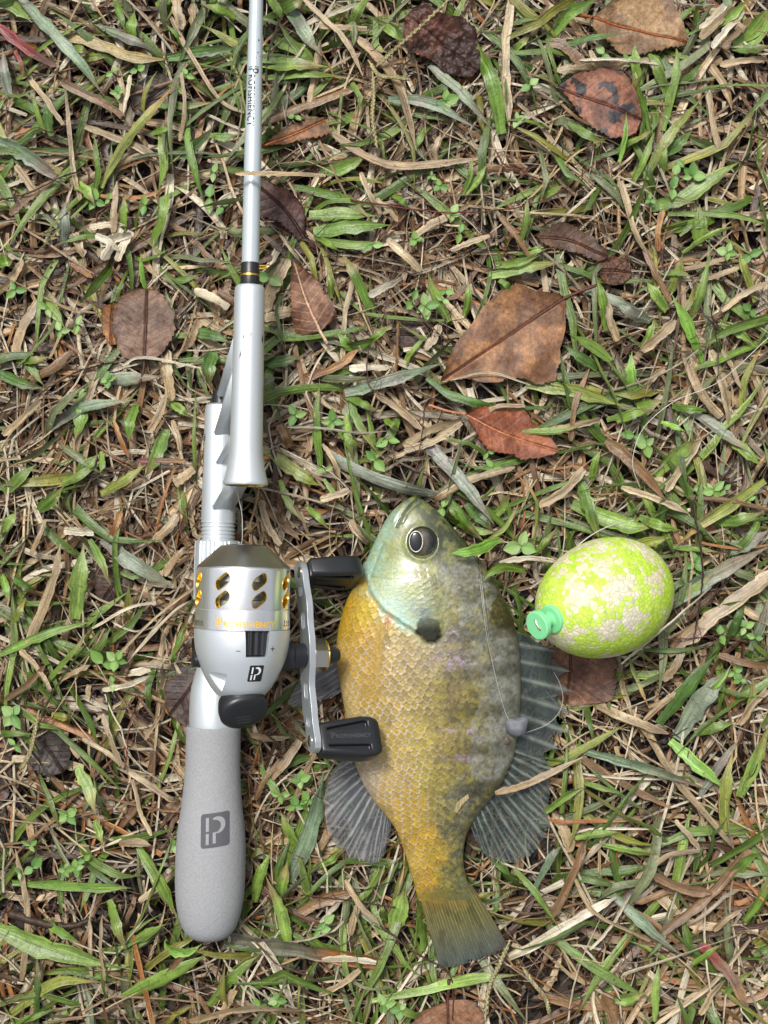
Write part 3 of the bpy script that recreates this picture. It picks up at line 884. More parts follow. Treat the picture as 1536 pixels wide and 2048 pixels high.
cutters, rims = [], []
for k in range(8):
    phi = rad(45 * k + 1)
    for rowpy in (1163.5, 1198.5):
        fl = slot()
        n_ = len(fl)

        def place(pl, r):
            ph = phi + pl[:, 0] / RR
            return np.column_stack([r * np.sin(ph), ry(rowpy) + .35 + pl[:, 1], r * np.cos(ph)])
        lo, hi = place(fl, 13.5), place(fl, 19)
        cutters.append((np.vstack([lo, hi]), [list(range(n_))[::-1], list(range(n_, 2 * n_))] + [[i, (i + 1) % n_, n_ + (i + 1) % n_, n_ + i] for i in range(n_)]))
        rg = [place(slot(.02), 17.24), place(slot(-.38), 17.2), place(slot(-.55), 16.9), place(slot(-.8), 15.2), place(slot(.02), 15.2)]
        ff = []
        for q in range(5):
            q2 = (q + 1) % 5
            ff += [[q * n_ + i, q * n_ + (i + 1) % n_, q2 * n_ + (i + 1) % n_, q2 * n_ + i] for i in range(n_)]
        rims.append((np.vstack(rg), ff))
me = boolean_cut(v, f, cutters)
me.materials.clear(); me.materials.append(M_ALU)
cover = link('front_cover', me, reel)
for v_, f_ in rims:
    me = mesh_np('slot_rim', v_, f_, M_GOLD, sharp=30)
    bm = bmesh.new(); bm.from_mesh(me); bmesh.ops.recalc_face_normals(bm, faces=bm.faces[:]); bm.to_mesh(me); bm.free()
    link('slot_rim', me, cover)
reel_part('spool', lathe([(ry(1240), 4), (ry(1240), 13.2), (ry(1200), 13.2), (ry(1198), 11.5), (ry(1164), 11.5), (ry(1162), 13.2), (ry(1142), 13), (ry(1120), 7)], 48), M_ARM)
reel_part('nose_cone', lathe(cone_out, 96, cap=False), M_CONE, sharp=25)
reel_part('nose_ring', lathe([(ry(1095), 6.6), (ry(1089), 6.5), (ry(1089), 3.2), (ry(1095), 3.0)], 40, cap=False), M_BLACK)
Rc = lambda y: np.full(np.shape(y), 17.28)
v, f, w = brand_flat(2.55)
sc = 22.6 / w
v = v * np.array([sc, sc, 1])
for nm, mt, sel in (('lettering', M_GOLDINK, None),):
    reel_part(nm, (wrap(v + np.array([-11.3, 0, 0]), Rc, rad(-14), ry(1250), .06), f), mt, cover)
v, f, w = text_mesh('2.5:1', 3.0, 1.0, 0)
reel_part('ratio_lettering', (wrap(v, Rc, rad(39), ry(1249), .06), f), M_INK, cover)
v, f, w = text_mesh('4/105YDS', 2.6, 1.0, 0)
reel_part('capacity_lettering', (wrap(v + np.array([-w, 0, 0]), Rc, rad(-72), ry(1250), .06), f), M_INK, cover)

# rear housing
hp = [(ry(1256), 12), (ry(1257.5), 17.2), (ry(1259), 17.45), (ry(1275), 17.4), (ry(1295), 17.0), (ry(1318), 16.0), (ry(1340), 14.4), (ry(1360), 12.6), (ry(1378), 10.6), (ry(1392), 8.0), (ry(1400), 4.5)]
hpc = catmull(hp[2:], 40)
hprof = hp[:2] + [tuple(p) for p in hpc]
Rh = lambda y: np.interp(y, [p[0] for p in hprof][::-1], [p[1] for p in hprof][::-1])
v, f = lathe(hprof, 120)
tw = lambda y0, y1, w0, w1, z0, z1: (np.array([(-w0, y0, z0), (w0, y0, z0), (w1, y1, z0), (-w1, y1, z0), (-w0, y0, z1), (w0, y0, z1), (w1, y1, z1), (-w1, y1, z1)], float),
                                    [[3, 2, 1, 0], [4, 5, 6, 7], [0, 1, 5, 4], [1, 2, 6, 5], [2, 3, 7, 6], [3, 0, 4, 7]])
wheel_cut = tw(ry(1247), ry(1308), 4.7, 3.9, 13.2, 22)
# three sided dent on the flank
yc = ry(1362)
dent = []
c0 = np.array([0, yc, 13.6]);
dn = np.array([(-6.0, yc + 4.2, 14.5), (5.6, yc + 4.6, 15.5), (-1.6, yc - 7.5, 12.0), (-.4, yc + .4, 9.3)], float)
dn2 = np.vstack([dn[:3] + (dn[:3] - dn[3]) * .6, dn[3:]])
dv, df = rot(dn2 * np.array([1, 1, 1]), 'Y', -54), [[0, 1, 2], [0, 3, 1], [1, 3, 2], [2, 3, 0]]
me = boolean_cut(v, f, [wheel_cut, (dv, df)])
me.materials.clear(); me.materials.append(M_SILVER)
housing = link('rear_housing', me, reel)
# adjusting wheel seen through the window
wv, wf = lathe([(ry(1252), 12), (ry(1252), 16.0), (ry(1304), 15.4), (ry(1305), 12)], 240, ribs=lambda a, y: .35 * math.sin(a * 40))
keep = [q for q in wf if len(q) == 4 and all(abs(math.atan2(wv[i][0], wv[i][2])) < rad(17) for i in q)]
reel_part('drag_wheel', (wv, keep), M_BLACK, sharp=50)
fr = tw(ry(1249), ry(1307.3), 4.66, 3.88, 13.3, 13.9)
reel_part('wheel_well', fr, M_BLACK)
for ch, ph, py, sz in (('-', -23, 1296, 4.5), ('+', 21, 1292, 3.8)):
    v, f, w = text_mesh(ch, sz, 1, 0)
    c = (v.max(0) + v.min(0)) / 2; v = v - c
    if ch == '-': v = v * np.array([1.5, .6, 1])
    reel_part('adjust_mark', (wrap(v, Rh, rad(ph), ry(py), .06), f), M_INK, housing)
sq, ltr = emblem(5.4, 6.0)
v, f = subdivide_flat(*sq, 1.2)
reel_part('emblem', (wrap(v, Rh, rad(2.5), ry(1345) + .8, .05), f), M_INK, housing)
v, f = subdivide_flat(*ltr, 1.2)
reel_part('emblem_letter', (wrap(v, Rh, rad(2.5), ry(1345) + .8, .12), f), M_WHITEINK, housing)

# thumb button: thick rounded lozenge tilted back
bp_ = []
for r, z in ((.2, 2.2), (.55, 2.15), (.8, 1.9), (.93, 1.3), (1.0, .2), (1.0, -2.5), (.92, -5.5)):
    bp_.append([(r * 8.9 * math.copysign(abs(math.cos(a)) ** .9, math.cos(a)), r * 7.6 * math.copysign(abs(math.sin(a)) ** .9, math.sin(a)), z) for a in np.linspace(0, 2 * math.pi, 49)[:-1]])
bv = np.array(bp_).reshape(-1, 3); nb = 48
bf = [[k * nb + i, k * nb + (i + 1) % nb, (k + 1) * nb + (i + 1) % nb, (k + 1) * nb + i] for k in range(6) for i in range(nb)] + [list(range(nb))[::-1]]
bv = rot(bv, 'Z', 14)
bv = rot(bv, 'X', 36)
BC = np.array([-.6, ry(1412) - 1.2, 5.6])
btn = reel_part('thumb_button', (bv + BC, bf), M_BLACK, sharp=45)
st_ = []
for k in range(3):
    s0 = np.array([(-3.4 + k * .7, -1.2 - k * 1.35, 2.12), (2.2 + k * .4, -.6 - k * 1.35, 2.12)])
    d = s0[1] - s0[0]
    pv = np.array([s0[0], s0[1], s0[1] + [0, .36, 0], s0[0] + [0, .36, 0]]); pv[:, 2] += .13
    st_.append((rot(rot(pv, 'Z', 0), 'X', 36) + BC, [[0, 1, 2, 3]]))
reel_part('button_stripe', join(*st_), M_GREYINK, btn)
# foot and the small lever on the far flank
reel_part('foot', join(shift(boxv(-3.2, 3.2, ry(1380), ry(1250), -26, -13)), shift(boxv(-4.5, 4.5, ry(1420), ry(1150), -27.0, -24.4))), M_SILVER)
reel_part('anti_reverse_lever', shift(lathe([(-17.4, 1.5), (-17.1, 2.4), (-13, 2.6)], 24, axis='x'), dy=ry(1322), dz=-4), M_BLACK)

# handle
HY = ry(1311) - .3
hub = reel_part('handle_shaft', shift(join(lathe([(9, 5.6), (18.5, 5.6), (19.5, 4.7), (24.2, 4.5), (24.5, 3.0)], 40, axis='x')), dy=HY), M_BLACK)
ARMROT = -14.0


def armxf(v):
    v = rot(v, 'X', ARMROT)
    return v + np.array([0, HY, 0])


ys = np.linspace(-36.2, 36.2, 90)
hw = np.interp(np.abs(ys) * 38.3 / 36.2, [0, 5, 12, 17, 21, 26, 30, 34, 36.6, 37.8, 38.3], [5.6, 5.4, 3.9, 4.4, 4.7, 3.9, 4.0, 4.4, 3.4, 2.1, .6])
ker = np.ones(5) / 5
hw2 = np.convolve(np.pad(hw, 2, mode='edge'), ker, 'valid'); hw2[:3] = hw[:3]; hw2[-3:] = hw[-3:]
wob = 1.5 * np.sin(ys / 9.0)
out = [(y, w + o_) for y, w, o_ in zip(ys, hw2, wob)] + [(y, -w + o_) for y, w, o_ in list(zip(ys, hw2, wob))[::-1]]
v, f = prism(out, 24.6, 27.0)
pv = v[:, [2, 0, 1]]
cut = []
for yc_, zc_, wy, wz in ((24.5, .6, 4.4, 2.6), (13.0, 1.0, 6.6, 2.6), (-13.0, -1.0, 6.6, 2.6), (-24.5, -.6, 4.4, 2.6)):
    cv, cf = prism([(yc_ + a, zc_ + b) for a, b in round_rect(wy, wz + .9, 1.3, 4)], 20, 36)
    cut.append((cv[:, [2, 0, 1]], cf))
me = boolean_cut(pv, f, cut)
bm = bmesh.new(); bm.from_mesh(me); bm.to_mesh(me); bm.free()
co = np.empty(len(me.vertices) * 3); me.vertices.foreach_get('co', co)
me.vertices.foreach_set('co', (armxf(co.reshape(-1, 3) * 1000) / 1000).ravel()); me.update()
me.materials.clear(); me.materials.append(M_ARM)
arm = link('handle_arm', me, reel)
bmod = arm.modifiers.new('edge', 'BEVEL'); bmod.width = .00045; bmod.segments = 2; bmod.limit_method = 'ANGLE'; bmod.angle_limit = rad(50)
hexp = [(6.2 * math.cos(rad(60 * k + 10)), 6.2 * math.sin(rad(60 * k + 10))) for k in range(6)]
v, f = prism(hexp, 27.0, 32.6)
nutv, nutf = join((v[:, [2, 0, 1]], f), lathe([(32.6, 5.2), (33.1, 4.9), (33.3, 4.0)], 30, axis='x'))
nut = reel_part('nut', (nutv + np.array([0, HY, 0]), nutf), M_NUT, arm, sharp=20)
link('nut_washer', mesh_np('nut_washer', *shift(lathe([(32.1, 5.8), (32.3, 6.0), (32.6, 6.0), (32.7, 5.4)], 36, axis='x'), dy=HY), M_GOLD), arm)
reel_part('axle_tip', shift(lathe([(33.0, 3.4), (36.7, 3.2), (38.2, 2.4), (38.7, .8)], 30, axis='x'), dy=HY), M_BLACK)
for sgn, kr, klen in ((1, 62, 21.0), (-1, -26, 24.5)):
    rows = []
    for x, wy, wz in ((0, 5.0, 3.0), (.25, 5.6, 3.4), (.8, 6.0, 3.7), (klen * .35, 6.9, 3.9), (klen * .7, 7.9, 4.1), (klen * .86, 7.7, 4.1), (klen * .95, 6.8, 3.9), (klen * .99, 5.8, 3.4), (klen, 4.6, 2.6)):
        rows.append([(x, y, z) for y, z in round_rect(2 * wy, 2 * wz, 1.5, 4)])
    n_ = len(rows[0]); kv = np.array(rows).reshape(-1, 3)
    kf = [[k * n_ + i, k * n_ + (i + 1) % n_, (k + 1) * n_ + (i + 1) % n_, (k + 1) * n_ + i] for k in range(len(rows) - 1) for i in range(n_)]
    kf += [list(range(n_))[::-1], [(len(rows) - 1) * n_ + i for i in range(n_)]]
    cuts = []
    for sy in (1, -1):
        for side in (1, -1):
            sl = [(3.0, sy * 2.8), (klen * .80, sy * 3.4), (klen * .80, sy * 5.4), (klen * .74, sy * 5.8), (3.2, sy * 3.6)]
            cv, cf = prism(sl if sy > 0 else sl[::-1], *sorted((side * 2.2, side * 6)))
            cuts.append((cv, cf))
    me = boolean_cut(kv, kf, cuts)
    kv2 = np.empty(len(me.vertices) * 3); me.vertices.foreach_get('co', kv2)
    end = armxf(np.array([[27.4, sgn * 31.6, sgn * .4]]))[0]
    kx = lambda q: rot(q, 'X', kr) + end
    me.vertices.foreach_set('co', (kx(kv2.reshape(-1, 3) * 1000) / 1000).ravel()); me.update()
    me.materials.clear(); me.materials.append(M_BLACK)
    knob = link('knob', me, reel)
    bmod = knob.modifiers.new('edge', 'BEVEL'); bmod.width = .0004; bmod.segments = 2; bmod.limit_method = 'ANGLE'; bmod.angle_limit = rad(40)
    v, f, w = brand_flat(1.7)
    v = v * (klen * .66 / w)
    link('lettering', mesh_np('lettering', kx(np.column_stack([v[:, 0] + klen * .16, v[:, 1] - .6, np.full(len(v), 4.12)])), f, M_GREYINK), knob)
    rv = shift(lathe([(25.9, 1.2), (26.1, 2.1), (27.2, 2.2)], 24, axis='x'))
    link('rivet', mesh_np('rivet', armxf(rv[0] + np.array([-1.65, sgn * 31.6, sgn * .4])), rv[1], M_NUT, sharp=30), arm)

# ------------------------------------------------------------------ the fish
fish = link('sunfish', None, label='yellow bellied sunfish with a dark ear flap lying on its side', cat='fish')
FB = P(860, 1380, 4)
fish.location = tuple(FB / 1000)
NS, NU, NL = 520, 280, 44
k0 = np.linspace(0, len(FISH_PAIRS) - 1, len(FISH_PAIRS))
prs = np.array([[*P(a, b, m)[:2], *P(c, d, m)[:2]] for (a, b, c, d), m in zip(FISH_PAIRS, FISH_MID)])
tnl = np.linspace(0, 1, NS) ** 1.0
dense = catmull(np.column_stack([prs, FISH_HALF, FISH_MID]), NS)
ph = np.concatenate([np.linspace(0, math.pi, NU), math.pi + np.linspace(0, math.pi, NL + 2)[1:-1]])
tt = -np.cos(ph)[None]
Lp, Rp = dense[:, None, 0:2], dense[:, None, 2:4]
hh, zm = dense[:, None, 4], dense[:, None, 5]
sgn = np.where(np.sin(ph) >= 0, 1, -1)[None]
bul = np.clip(1 - np.abs(tt) ** 2.25, 0, 1) ** .62
bx = Lp + (Rp - Lp) * ((tt + 1) / 2)[..., None]
bz = zm + sgn * hh * bul
VX, VY, VZ = bx[..., 0], bx[..., 1], bz + 0 * bx[..., 0]
PXX = 768 + VX / (S * (1 - VZ / H)); PYY = 1024 - VY / (S * (1 - VZ / H))
up = np.clip(sgn * bul * 3, 0, 1) + 0 * VX      # 1 on the upper flank


def seg_dist(px, py, line):
    d = np.full(px.shape, 1e9); s_ = np.zeros(px.shape); acc = 0
    for (x0, y0), (x1, y1) in zip(line[:-1], line[1:]):
        ex, ey = x1 - x0, y1 - y0; L2 = ex * ex + ey * ey
        t = np.clip(((px - x0) * ex + (py - y0) * ey) / L2, 0, 1)
        q = np.hypot(px - x0 - t * ex, py - y0 - t * ey)
        m = q < d; d = np.where(m, q, d); s_ = np.where(m, acc + t * math.sqrt(L2), s_); acc += math.sqrt(L2)
    return d, s_


CTRL = """825,1000,110,125,110 805,1012,140,155,140 785,1030,165,190,175 765,1065,170,200,185 748,1100,165,195,180 738,1135,165,200,190 745,1175,160,195,185
775,1215,165,200,190 805,1235,160,195,185 790,1100,150,160,110 810,1140,170,185,140 780,1160,165,190,160 830,1180,165,180,130 850,1150,150,155,110 820,1060,140,145,120
860,1035,85,90,70 840,1015,110,120,105 890,1060,70,75,55 920,1095,70,75,55 900,1120,110,110,95 880,1160,140,140,115 840,1210,150,165,150 875,1210,140,145,110
930,1140,130,130,120 960,1180,125,125,115 985,1180,85,85,70 1010,1230,80,80,65 735,1172,204,164,46 700,1210,198,156,46 740,1225,212,178,52 690,1260,192,154,46
730,1270,205,160,60 775,1262,200,170,90 690,1310,205,165,80 730,1330,205,165,75 700,1400,200,170,110 740,1400,195,160,75 800,1290,190,165,105 800,1350,175,150,90
770,1420,185,160,95 720,1480,195,175,140 760,1500,200,170,80 850,1320,165,150,105 860,1400,150,135,75 830,1480,185,165,80 900,1300,140,130,110 910,1400,130,115,75
930,1250,120,115,90 900,1225,150,145,95 960,1300,125,125,115 1000,1280,120,120,115 1025,1320,105,108,105 1000,1380,130,130,125 960,1400,135,128,95 1020,1440,120,122,120
960,1480,130,125,105 1000,1520,120,120,115 900,1500,140,125,75 860,1560,165,150,75 780,1570,205,175,110 740,1560,200,180,160 800,1620,205,170,85 830,1610,200,165,70
880,1620,140,130,80 920,1600,115,115,95 950,1600,100,102,95 900,1660,120,118,85 840,1680,195,155,50 870,1720,180,145,45 850,1760,195,150,35 900,1740,130,125,70
920,1720,100,105,85 830,1720,200,165,70 880,1790,130,120,50 930,1780,105,110,75"""
ct = np.array([[float(q) for q in s_.split(',')] for s_ in CTRL.split()])  # skin colours by position; greys of the back include painted sky sheen
nx = PXX + 26 * (fbm(PXX / 30, PYY / 30, 41) - .5); ny = PYY + 26 * (fbm(PXX / 30 + 9, PYY / 30, 42) - .5)
acc = np.zeros(PXX.shape + (3,)); wsum = np.zeros(PXX.shape)
for x, y, r, g, b in ct:
    if x > 935 and y > 1110: r, g, b = r - 8, g - 10, b - 26
    elif y < 1250 and b > 150: r, g, b = r - 2, g - 6, b - 14
    elif y < 1200 and b > 100: r, g, b = r - 8, g - 12, b - 22
    w = 1.0 / (((nx - x) ** 2 + (ny - y) ** 2) + 60) ** 1.9
    acc += w[..., None] * lin(r, g, b); wsum += w
FCOL = acc / wsum[..., None] * .74
OPERC = [(730, 1140), (734, 1160), (745, 1190), (770, 1222), (800, 1243), (834, 1264), (850, 1284), (872, 1284), (886, 1266), (886, 1240), (878, 1212), (890, 1180), (915, 1150), (945, 1108)]
HEADP = OPERC + [(960, 1060), (870, 980), (800, 960), (740, 1010), (700, 1100)]
head = in_poly(PXX, PYY, HEADP)
od, os_ = seg_dist(PXX, PYY, OPERC)
sd = np.where(head, od, -od)
edge_on = smooth(PXX, 900, 868) * smooth(PYY, 1140, 1160) * (1 - .75 * smooth(PXX, 845, 880) * (PYY < 1235))
sd = sd + 5 * (fbm(PXX / 14, PYY / 14, 90) - .5)
# gill cover stands proud of the body behind it
VZ = VZ + up * edge_on * (.7 * smooth(sd, -2.0, 2.5) * np.exp(-np.clip(sd, 0, None) / 45) - .2 * np.exp(-((sd + 5) / 5) ** 2))
FCOL *= (1 - .12 * (np.exp(-((sd + 3.0) / 2.6) ** 2) * edge_on * up))[..., None]
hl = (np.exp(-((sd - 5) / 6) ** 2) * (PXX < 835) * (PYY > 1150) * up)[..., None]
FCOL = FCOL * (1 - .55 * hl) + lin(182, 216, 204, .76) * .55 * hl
# scales, worked out in millimetres along and across the flank
along = np.concatenate([[0], np.cumsum(np.linalg.norm(np.diff((dense[:, 0:2] + dense[:, 2:4]) / 2, axis=0), axis=1))])[:, None] + 0 * VX
across = np.concatenate([np.zeros((NS, 1)), np.cumsum(np.sqrt(np.diff(VX, axis=1) ** 2 + np.diff(VY, axis=1) ** 2 + np.diff(VZ * .9, axis=1) ** 2), axis=1)], axis=1)
wob = 2.2 * (fbm(PXX / 70, PYY / 70, 77, 3) - .5) + .9 * (vnoise(PXX / 16, PYY / 16, 78) - .5)
LA, LB = 2.3, 3.25
a_ = (along + wob) / LA
b_ = (across + wob) / LB
row = np.floor(a_)
# shingled scales: the row in front lies over the row behind, each with a rounded free edge towards the tail
r1 = row - 1
b1 = b_ + .5 * (r1 % 2); f1 = b1 - np.floor(b1) - .5; rel1 = a_ - r1
D1 = (rel1 / 1.45) ** 2 + (f1 / .60) ** 2
b0 = b_ + .5 * (row % 2); f0 = b0 - np.floor(b0) - .5; rel0 = a_ - row
D0 = (rel0 / 1.45) ** 2 + (f0 / .60) ** 2
on1 = D1 < 1
DD = np.where(on1, D1, np.minimum(D0, 1.0)); fb = np.where(on1, f1, f0); fa = np.where(on1, rel1, rel0) / 1.45
jit = np.where(on1, _hash(r1, np.floor(b1), 5), _hash(row, np.floor(b0), 5))
rim_ = smooth(DD, .55, .80) * (1 - .55 * smooth(DD, .93, 1.0))
cen = np.exp(-((fb / .34) ** 2 + ((fa - .62) / .20) ** 2))
edge_shade = smooth(DD, .0, .25) * 0 + np.where(on1, 0, smooth(1.0 - np.clip(D1 - 1, 0, 1), .72, 1.0))
body = np.maximum(smooth(-sd, 2, 16), .75 * np.exp(-((PXX - 862) / 38) ** 2 - ((PYY - 1180) / 42) ** 2)) * up
vis = body * (.35 + .65 * smooth(PXX, 1000, 860)) * (.55 + .45 * smooth(PXX, 690, 740))
VZ = VZ + body * .25 * (.22 + .75 * smooth(PXX, 930, 820)) * (.5 + jit) * (DD * 1.1 - .5)
pale = np.array(lin(214, 196, 176, .72))
gold = np.array(lin(186, 146, 32, .66))
bel = smooth(PXX, 900, 800) * smooth(PYY, 1240, 1300) * (1 - .5 * smooth(PYY, 1600, 1680))
wr = (rim_ * 1.0 * vis * (.18 + .82 * bel) * (.55 + .9 * fbm(PXX / 22, PYY / 22, 15)))[..., None]
FCOL = FCOL * (1 - wr) + pale * wr
wc = (cen * .6 * vis * (.15 + .85 * bel) * (.4 + 1.1 * jit))[..., None]
FCOL = FCOL * (1 - wc) + gold * wc * np.array([1, 1, 1]) * .85 + 0
FCOL *= (1 + (.40 * (jit - .5) * vis))[..., None]
FCOL *= (1 - .38 * edge_shade * vis)[..., None]  # shadow just outside each scale's free edge, put into the colour
# olive flecks and upright bars on the back
fl = smooth(fbm(PXX / 7, PYY / 7, 51), .45, .62) * body * smooth(PXX, 830, 900)
FCOL *= (1 - .30 * fl)[..., None]
yf = smooth(fbm(PXX / 9 + 33, PYY / 9, 52), .55, .68) * body * smooth(PXX, 800, 860) * (1 - smooth(PXX, 960, 1010))
FCOL = FCOL * (1 - .45 * yf[..., None]) + lin(178, 162, 60, .62) * .45 * yf[..., None]
bars = .5 + .5 * np.sin((PYY + (PXX - 950) * .12) / 78 * 2 * math.pi)
FCOL *= (1 - .42 * smooth(bars, .45, .95) * body * smooth(PXX, 860, 960) * (.6 + .8 * fbm(PXX / 18, PYY / 18, 8)))[..., None]
# violet sheen flecks
for cx_, cy_, rx_, ry_ in ((905, 1322, 42, 14), (905, 1270, 12, 12), (925, 1462, 36, 5), (920, 1515, 30, 5)):
    g_ = np.exp(-((PXX - cx_) / rx_) ** 2 - ((PYY - cy_) / ry_) ** 2) * smooth(fbm(PXX / 9, PYY / 5, 61), .48, .62) * .75 * up
    FCOL = FCOL * (1 - g_[..., None]) + lin(186, 160, 200, .72) * g_[..., None]
# head mottling, cheek lines, mouth
hm = (head * up)
mt_ = smooth(fbm(PXX / 11, PYY / 11, 71), .45, .66) * hm
FCOL = FCOL * (1 - .30 * mt_[..., None]) + lin(190, 185, 105, .7) * .30 * mt_[..., None]
FCOL *= (1 + .30 * (fbm(PXX / 4, PYY / 4, 72) - .5) * up)[..., None]


def crease(line, wpx, dark, depth):
    global VZ, FCOL
    d, s_ = seg_dist(PXX, PYY, line)
    g_ = np.exp(-(d / wpx) ** 2) * up
    VZ = VZ - depth * g_
    FCOL = FCOL * (1 - dark * g_)[..., None]


crease([(834, 998), (820, 1011), (808, 1026), (798, 1044), (794, 1054)], 2.4, .6, .9)
crease([(838, 1004), (826, 1014), (814, 1028), (805, 1044)], 3.5, -.12, -.5)
crease([(812, 1003), (797, 1022), (786, 1042)], 3.5, -.10, -.4)
crease([(846, 1008), (828, 1016), (815, 1030)], 2.4, .18, .3)
crease([(742, 1152), (780, 1157), (826, 1153)], 1.8, .26, .06)
crease([(766, 1085), (752, 1125), (742, 1152)], 4.0, .12, .4)
crease([(955, 1112), (962, 1165), (968, 1225), (976, 1275), (984, 1330)], 1.8, .5, .35)
crease([(960, 1112), (967, 1165), (974, 1225), (981, 1275)], 1.6, .3, .2)
crease([(774, 1240), (772, 1262), (776, 1290)], 3.0, .2, .5)
crease([(1040, 1275), (1043, 1330), (1042, 1400)], 3, .3, .2)
# sky reflection painted in as grey, ragged border, over the shoulder and back
SKY_SHEEN = [(872, 1140), (905, 1120), (945, 1112), (960, 1150), (985, 1163), (1000, 1178), (984, 1205), (978, 1245), (1000, 1262), (1042, 1272), (1048, 1500), (990, 1562), (948, 1562), (935, 1480), (958, 1400), (935, 1335), (952, 1290), (925, 1272), (915, 1232), (882, 1185)]
fi = in_poly(PXX, PYY, SKY_SHEEN); fd, _ = seg_dist(PXX, PYY, SKY_SHEEN + SKY_SHEEN[:1])
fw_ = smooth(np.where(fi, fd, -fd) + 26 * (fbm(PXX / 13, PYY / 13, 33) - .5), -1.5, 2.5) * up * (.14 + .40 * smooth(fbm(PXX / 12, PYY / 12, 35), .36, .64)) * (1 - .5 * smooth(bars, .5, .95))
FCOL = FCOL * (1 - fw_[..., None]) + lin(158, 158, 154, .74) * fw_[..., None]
FCOL *= (1 + .8 * (fbm(PXX / 4.5, PYY / 4.5, 36, 2) - .5) * up * smooth(PXX, 820, 900))[..., None]
pk = np.exp(-((PXX - 776) / 9) ** 2 - ((PYY - 1240) / 14) ** 2)[..., None] * up[..., None] * .8
FCOL = FCOL * (1 - pk) + lin(214, 160, 130, .72) * pk
# ear flap
EAR = [(836, 1238), (858, 1230), (878, 1240), (886, 1262), (878, 1282), (858, 1287), (838, 1274), (829, 1264)]
ear = in_poly(PXX, PYY, EAR); ed_, _ = seg_dist(PXX, PYY, EAR + EAR[:1])
ew = (smooth(np.where(ear, ed_, -ed_) + 9 * (fbm(PXX / 7, PYY / 7, 44) - .5), -3, 4) * up * (.72 + .28 * smooth(PYY, 1240, 1262)))[..., None]
FCOL = FCOL * (1 - .93 * ew) + lin(20, 25, 28, .6) * .93 * ew * (.6 + .8 * fbm(PXX / 4, PYY / 4, 45))[..., None]
VZ = VZ + .10 * ew[..., 0]
bw = (np.exp(-((PXX - 848) / 17) ** 2 - ((PYY - 1226) / 13) ** 2) * up * .75)[..., None]
FCOL = FCOL * (1 - bw) + lin(92, 108, 112, .7) * bw
# eye socket
er = np.hypot((PXX - 845) / 30.0, (PYY - 1085) / 31.0)
VZ = VZ + up * (.45 * np.exp(-((er - 1.10) / .2) ** 2) - 1.4 * smooth(er, 1.05, .85))
FCOL *= (1 - .35 * np.exp(-((er - 1.02) / .10) ** 2) * up)[..., None]
te = (smooth(PYY + 26 * (vnoise(PXX / 4, PYY / 30, 81) - .5), 1762, 1796) * .85)[..., None]
FCOL = FCOL * (1 - te) + te * (lin(150, 128, 52, .72) * (1 - smooth(PXX, 850, 930)) [..., None] + lin(112, 110, 66, .72) * smooth(PXX, 850, 930)[..., None])
gy_ = FCOL.mean(-1, keepdims=True)
FCOL = np.clip((gy_ + (FCOL - gy_) * 1.06) * .86 * np.array([.99, 1.02, 1.0]), .006, .8)
n1 = len(ph)
i = np.arange(NS - 1)[:, None] * n1; j = np.arange(n1)[None]
F = np.stack([i + j, i + (j + 1) % n1, i + n1 + (j + 1) % n1, i + n1 + j], -1).reshape(-1, 4)[:, ::-1]
FV = np.stack([VX, VY, VZ], -1)
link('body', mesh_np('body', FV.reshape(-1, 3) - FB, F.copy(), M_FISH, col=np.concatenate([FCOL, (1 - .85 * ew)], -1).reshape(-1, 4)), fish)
SURF = FV[::4, :NU:4].reshape(-1, 3); SPX = np.column_stack([PXX[::4, :NU:4].ravel(), PYY[::4, :NU:4].ravel()])


def fish_z(px, py):
    return SURF[np.argmin((SPX[:, 0] - px) ** 2 + (SPX[:, 1] - py) ** 2), 2]


# eye: domed ball, ring and pupil
ez = fish_z(812, 1085) - .1


def dome(cx_, cy_, rx_, ry_, z0, h, n=40, m=10, colf=None, tiltx=0.0):
    vs, cs = [], []
    for k in range(m + 1):
        r = k / m
        for i in range(n):
            a = 2 * math.pi * i / n
            px, py = cx_ + rx_ * r * math.cos(a), cy_ + ry_ * r * math.sin(a)
            z = z0 + h * math.sqrt(max(0, 1 - r * r)) + tiltx * r * math.cos(a)
            vs.append(P(px, py, z)); cs.append(colf(px, py) if colf else (0, 0, 0))
    fs = [[k * n + i, (k + 1) * n + i, (k + 1) * n + (i + 1) % n, k * n + (i + 1) % n][::1] for k in range(m) for i in range(n)]
    return np.array(vs) - FB, fs, np.array(cs)


def iris(px, py):
    d = math.hypot((px - 833) / 16.5, (py - 1083) / 23)
    a = math.atan2(py - 1083, px - 833)
    brown = lin(104, 94, 78, .7); dark = lin(46, 52, 62, .7); sil = lin(132, 124, 104, .7)
    t = float(smooth(np.array(px), 835, 868))
    c = brown * (1 - t) + dark * t
    w = math.exp(-((d - 1.25) / .3) ** 2) * .6
    c = c * (1 - w) + sil * w
    return tuple(c * .55 * (.75 + .5 * float(vnoise(px / 5, py / 5, 9))))


M_EYE = attr_material('eye_iris', rough=.15, spec=.5, nscale=900, bump=.05, var=.1, coat=.8, coat_rough=.03)
v, f, c = dome(844, 1085, 27, 28, ez - .5, 2.3, colf=iris)
eye = link('eye', mesh_np('eye', v, f, M_EYE, col=c), fish)
zr = ez + 1.75
v, f, c = dome(832, 1083, 12.5, 19.5, zr, .55)
ringpts = [P(832 + 13.4 * math.cos(a), 1083 + 20.6 * math.sin(a), zr + .28 + .16 * math.cos(a)) - FB for a in np.linspace(0, 2 * math.pi, 41)]
link('pupil', mesh_np('pupil', v, f, M_PUPIL), eye)
v, f = tube(np.array(ringpts), .2, 8)
link('pupil_ring', mesh_np('pupil_ring', v, f, M_EYERING), eye)


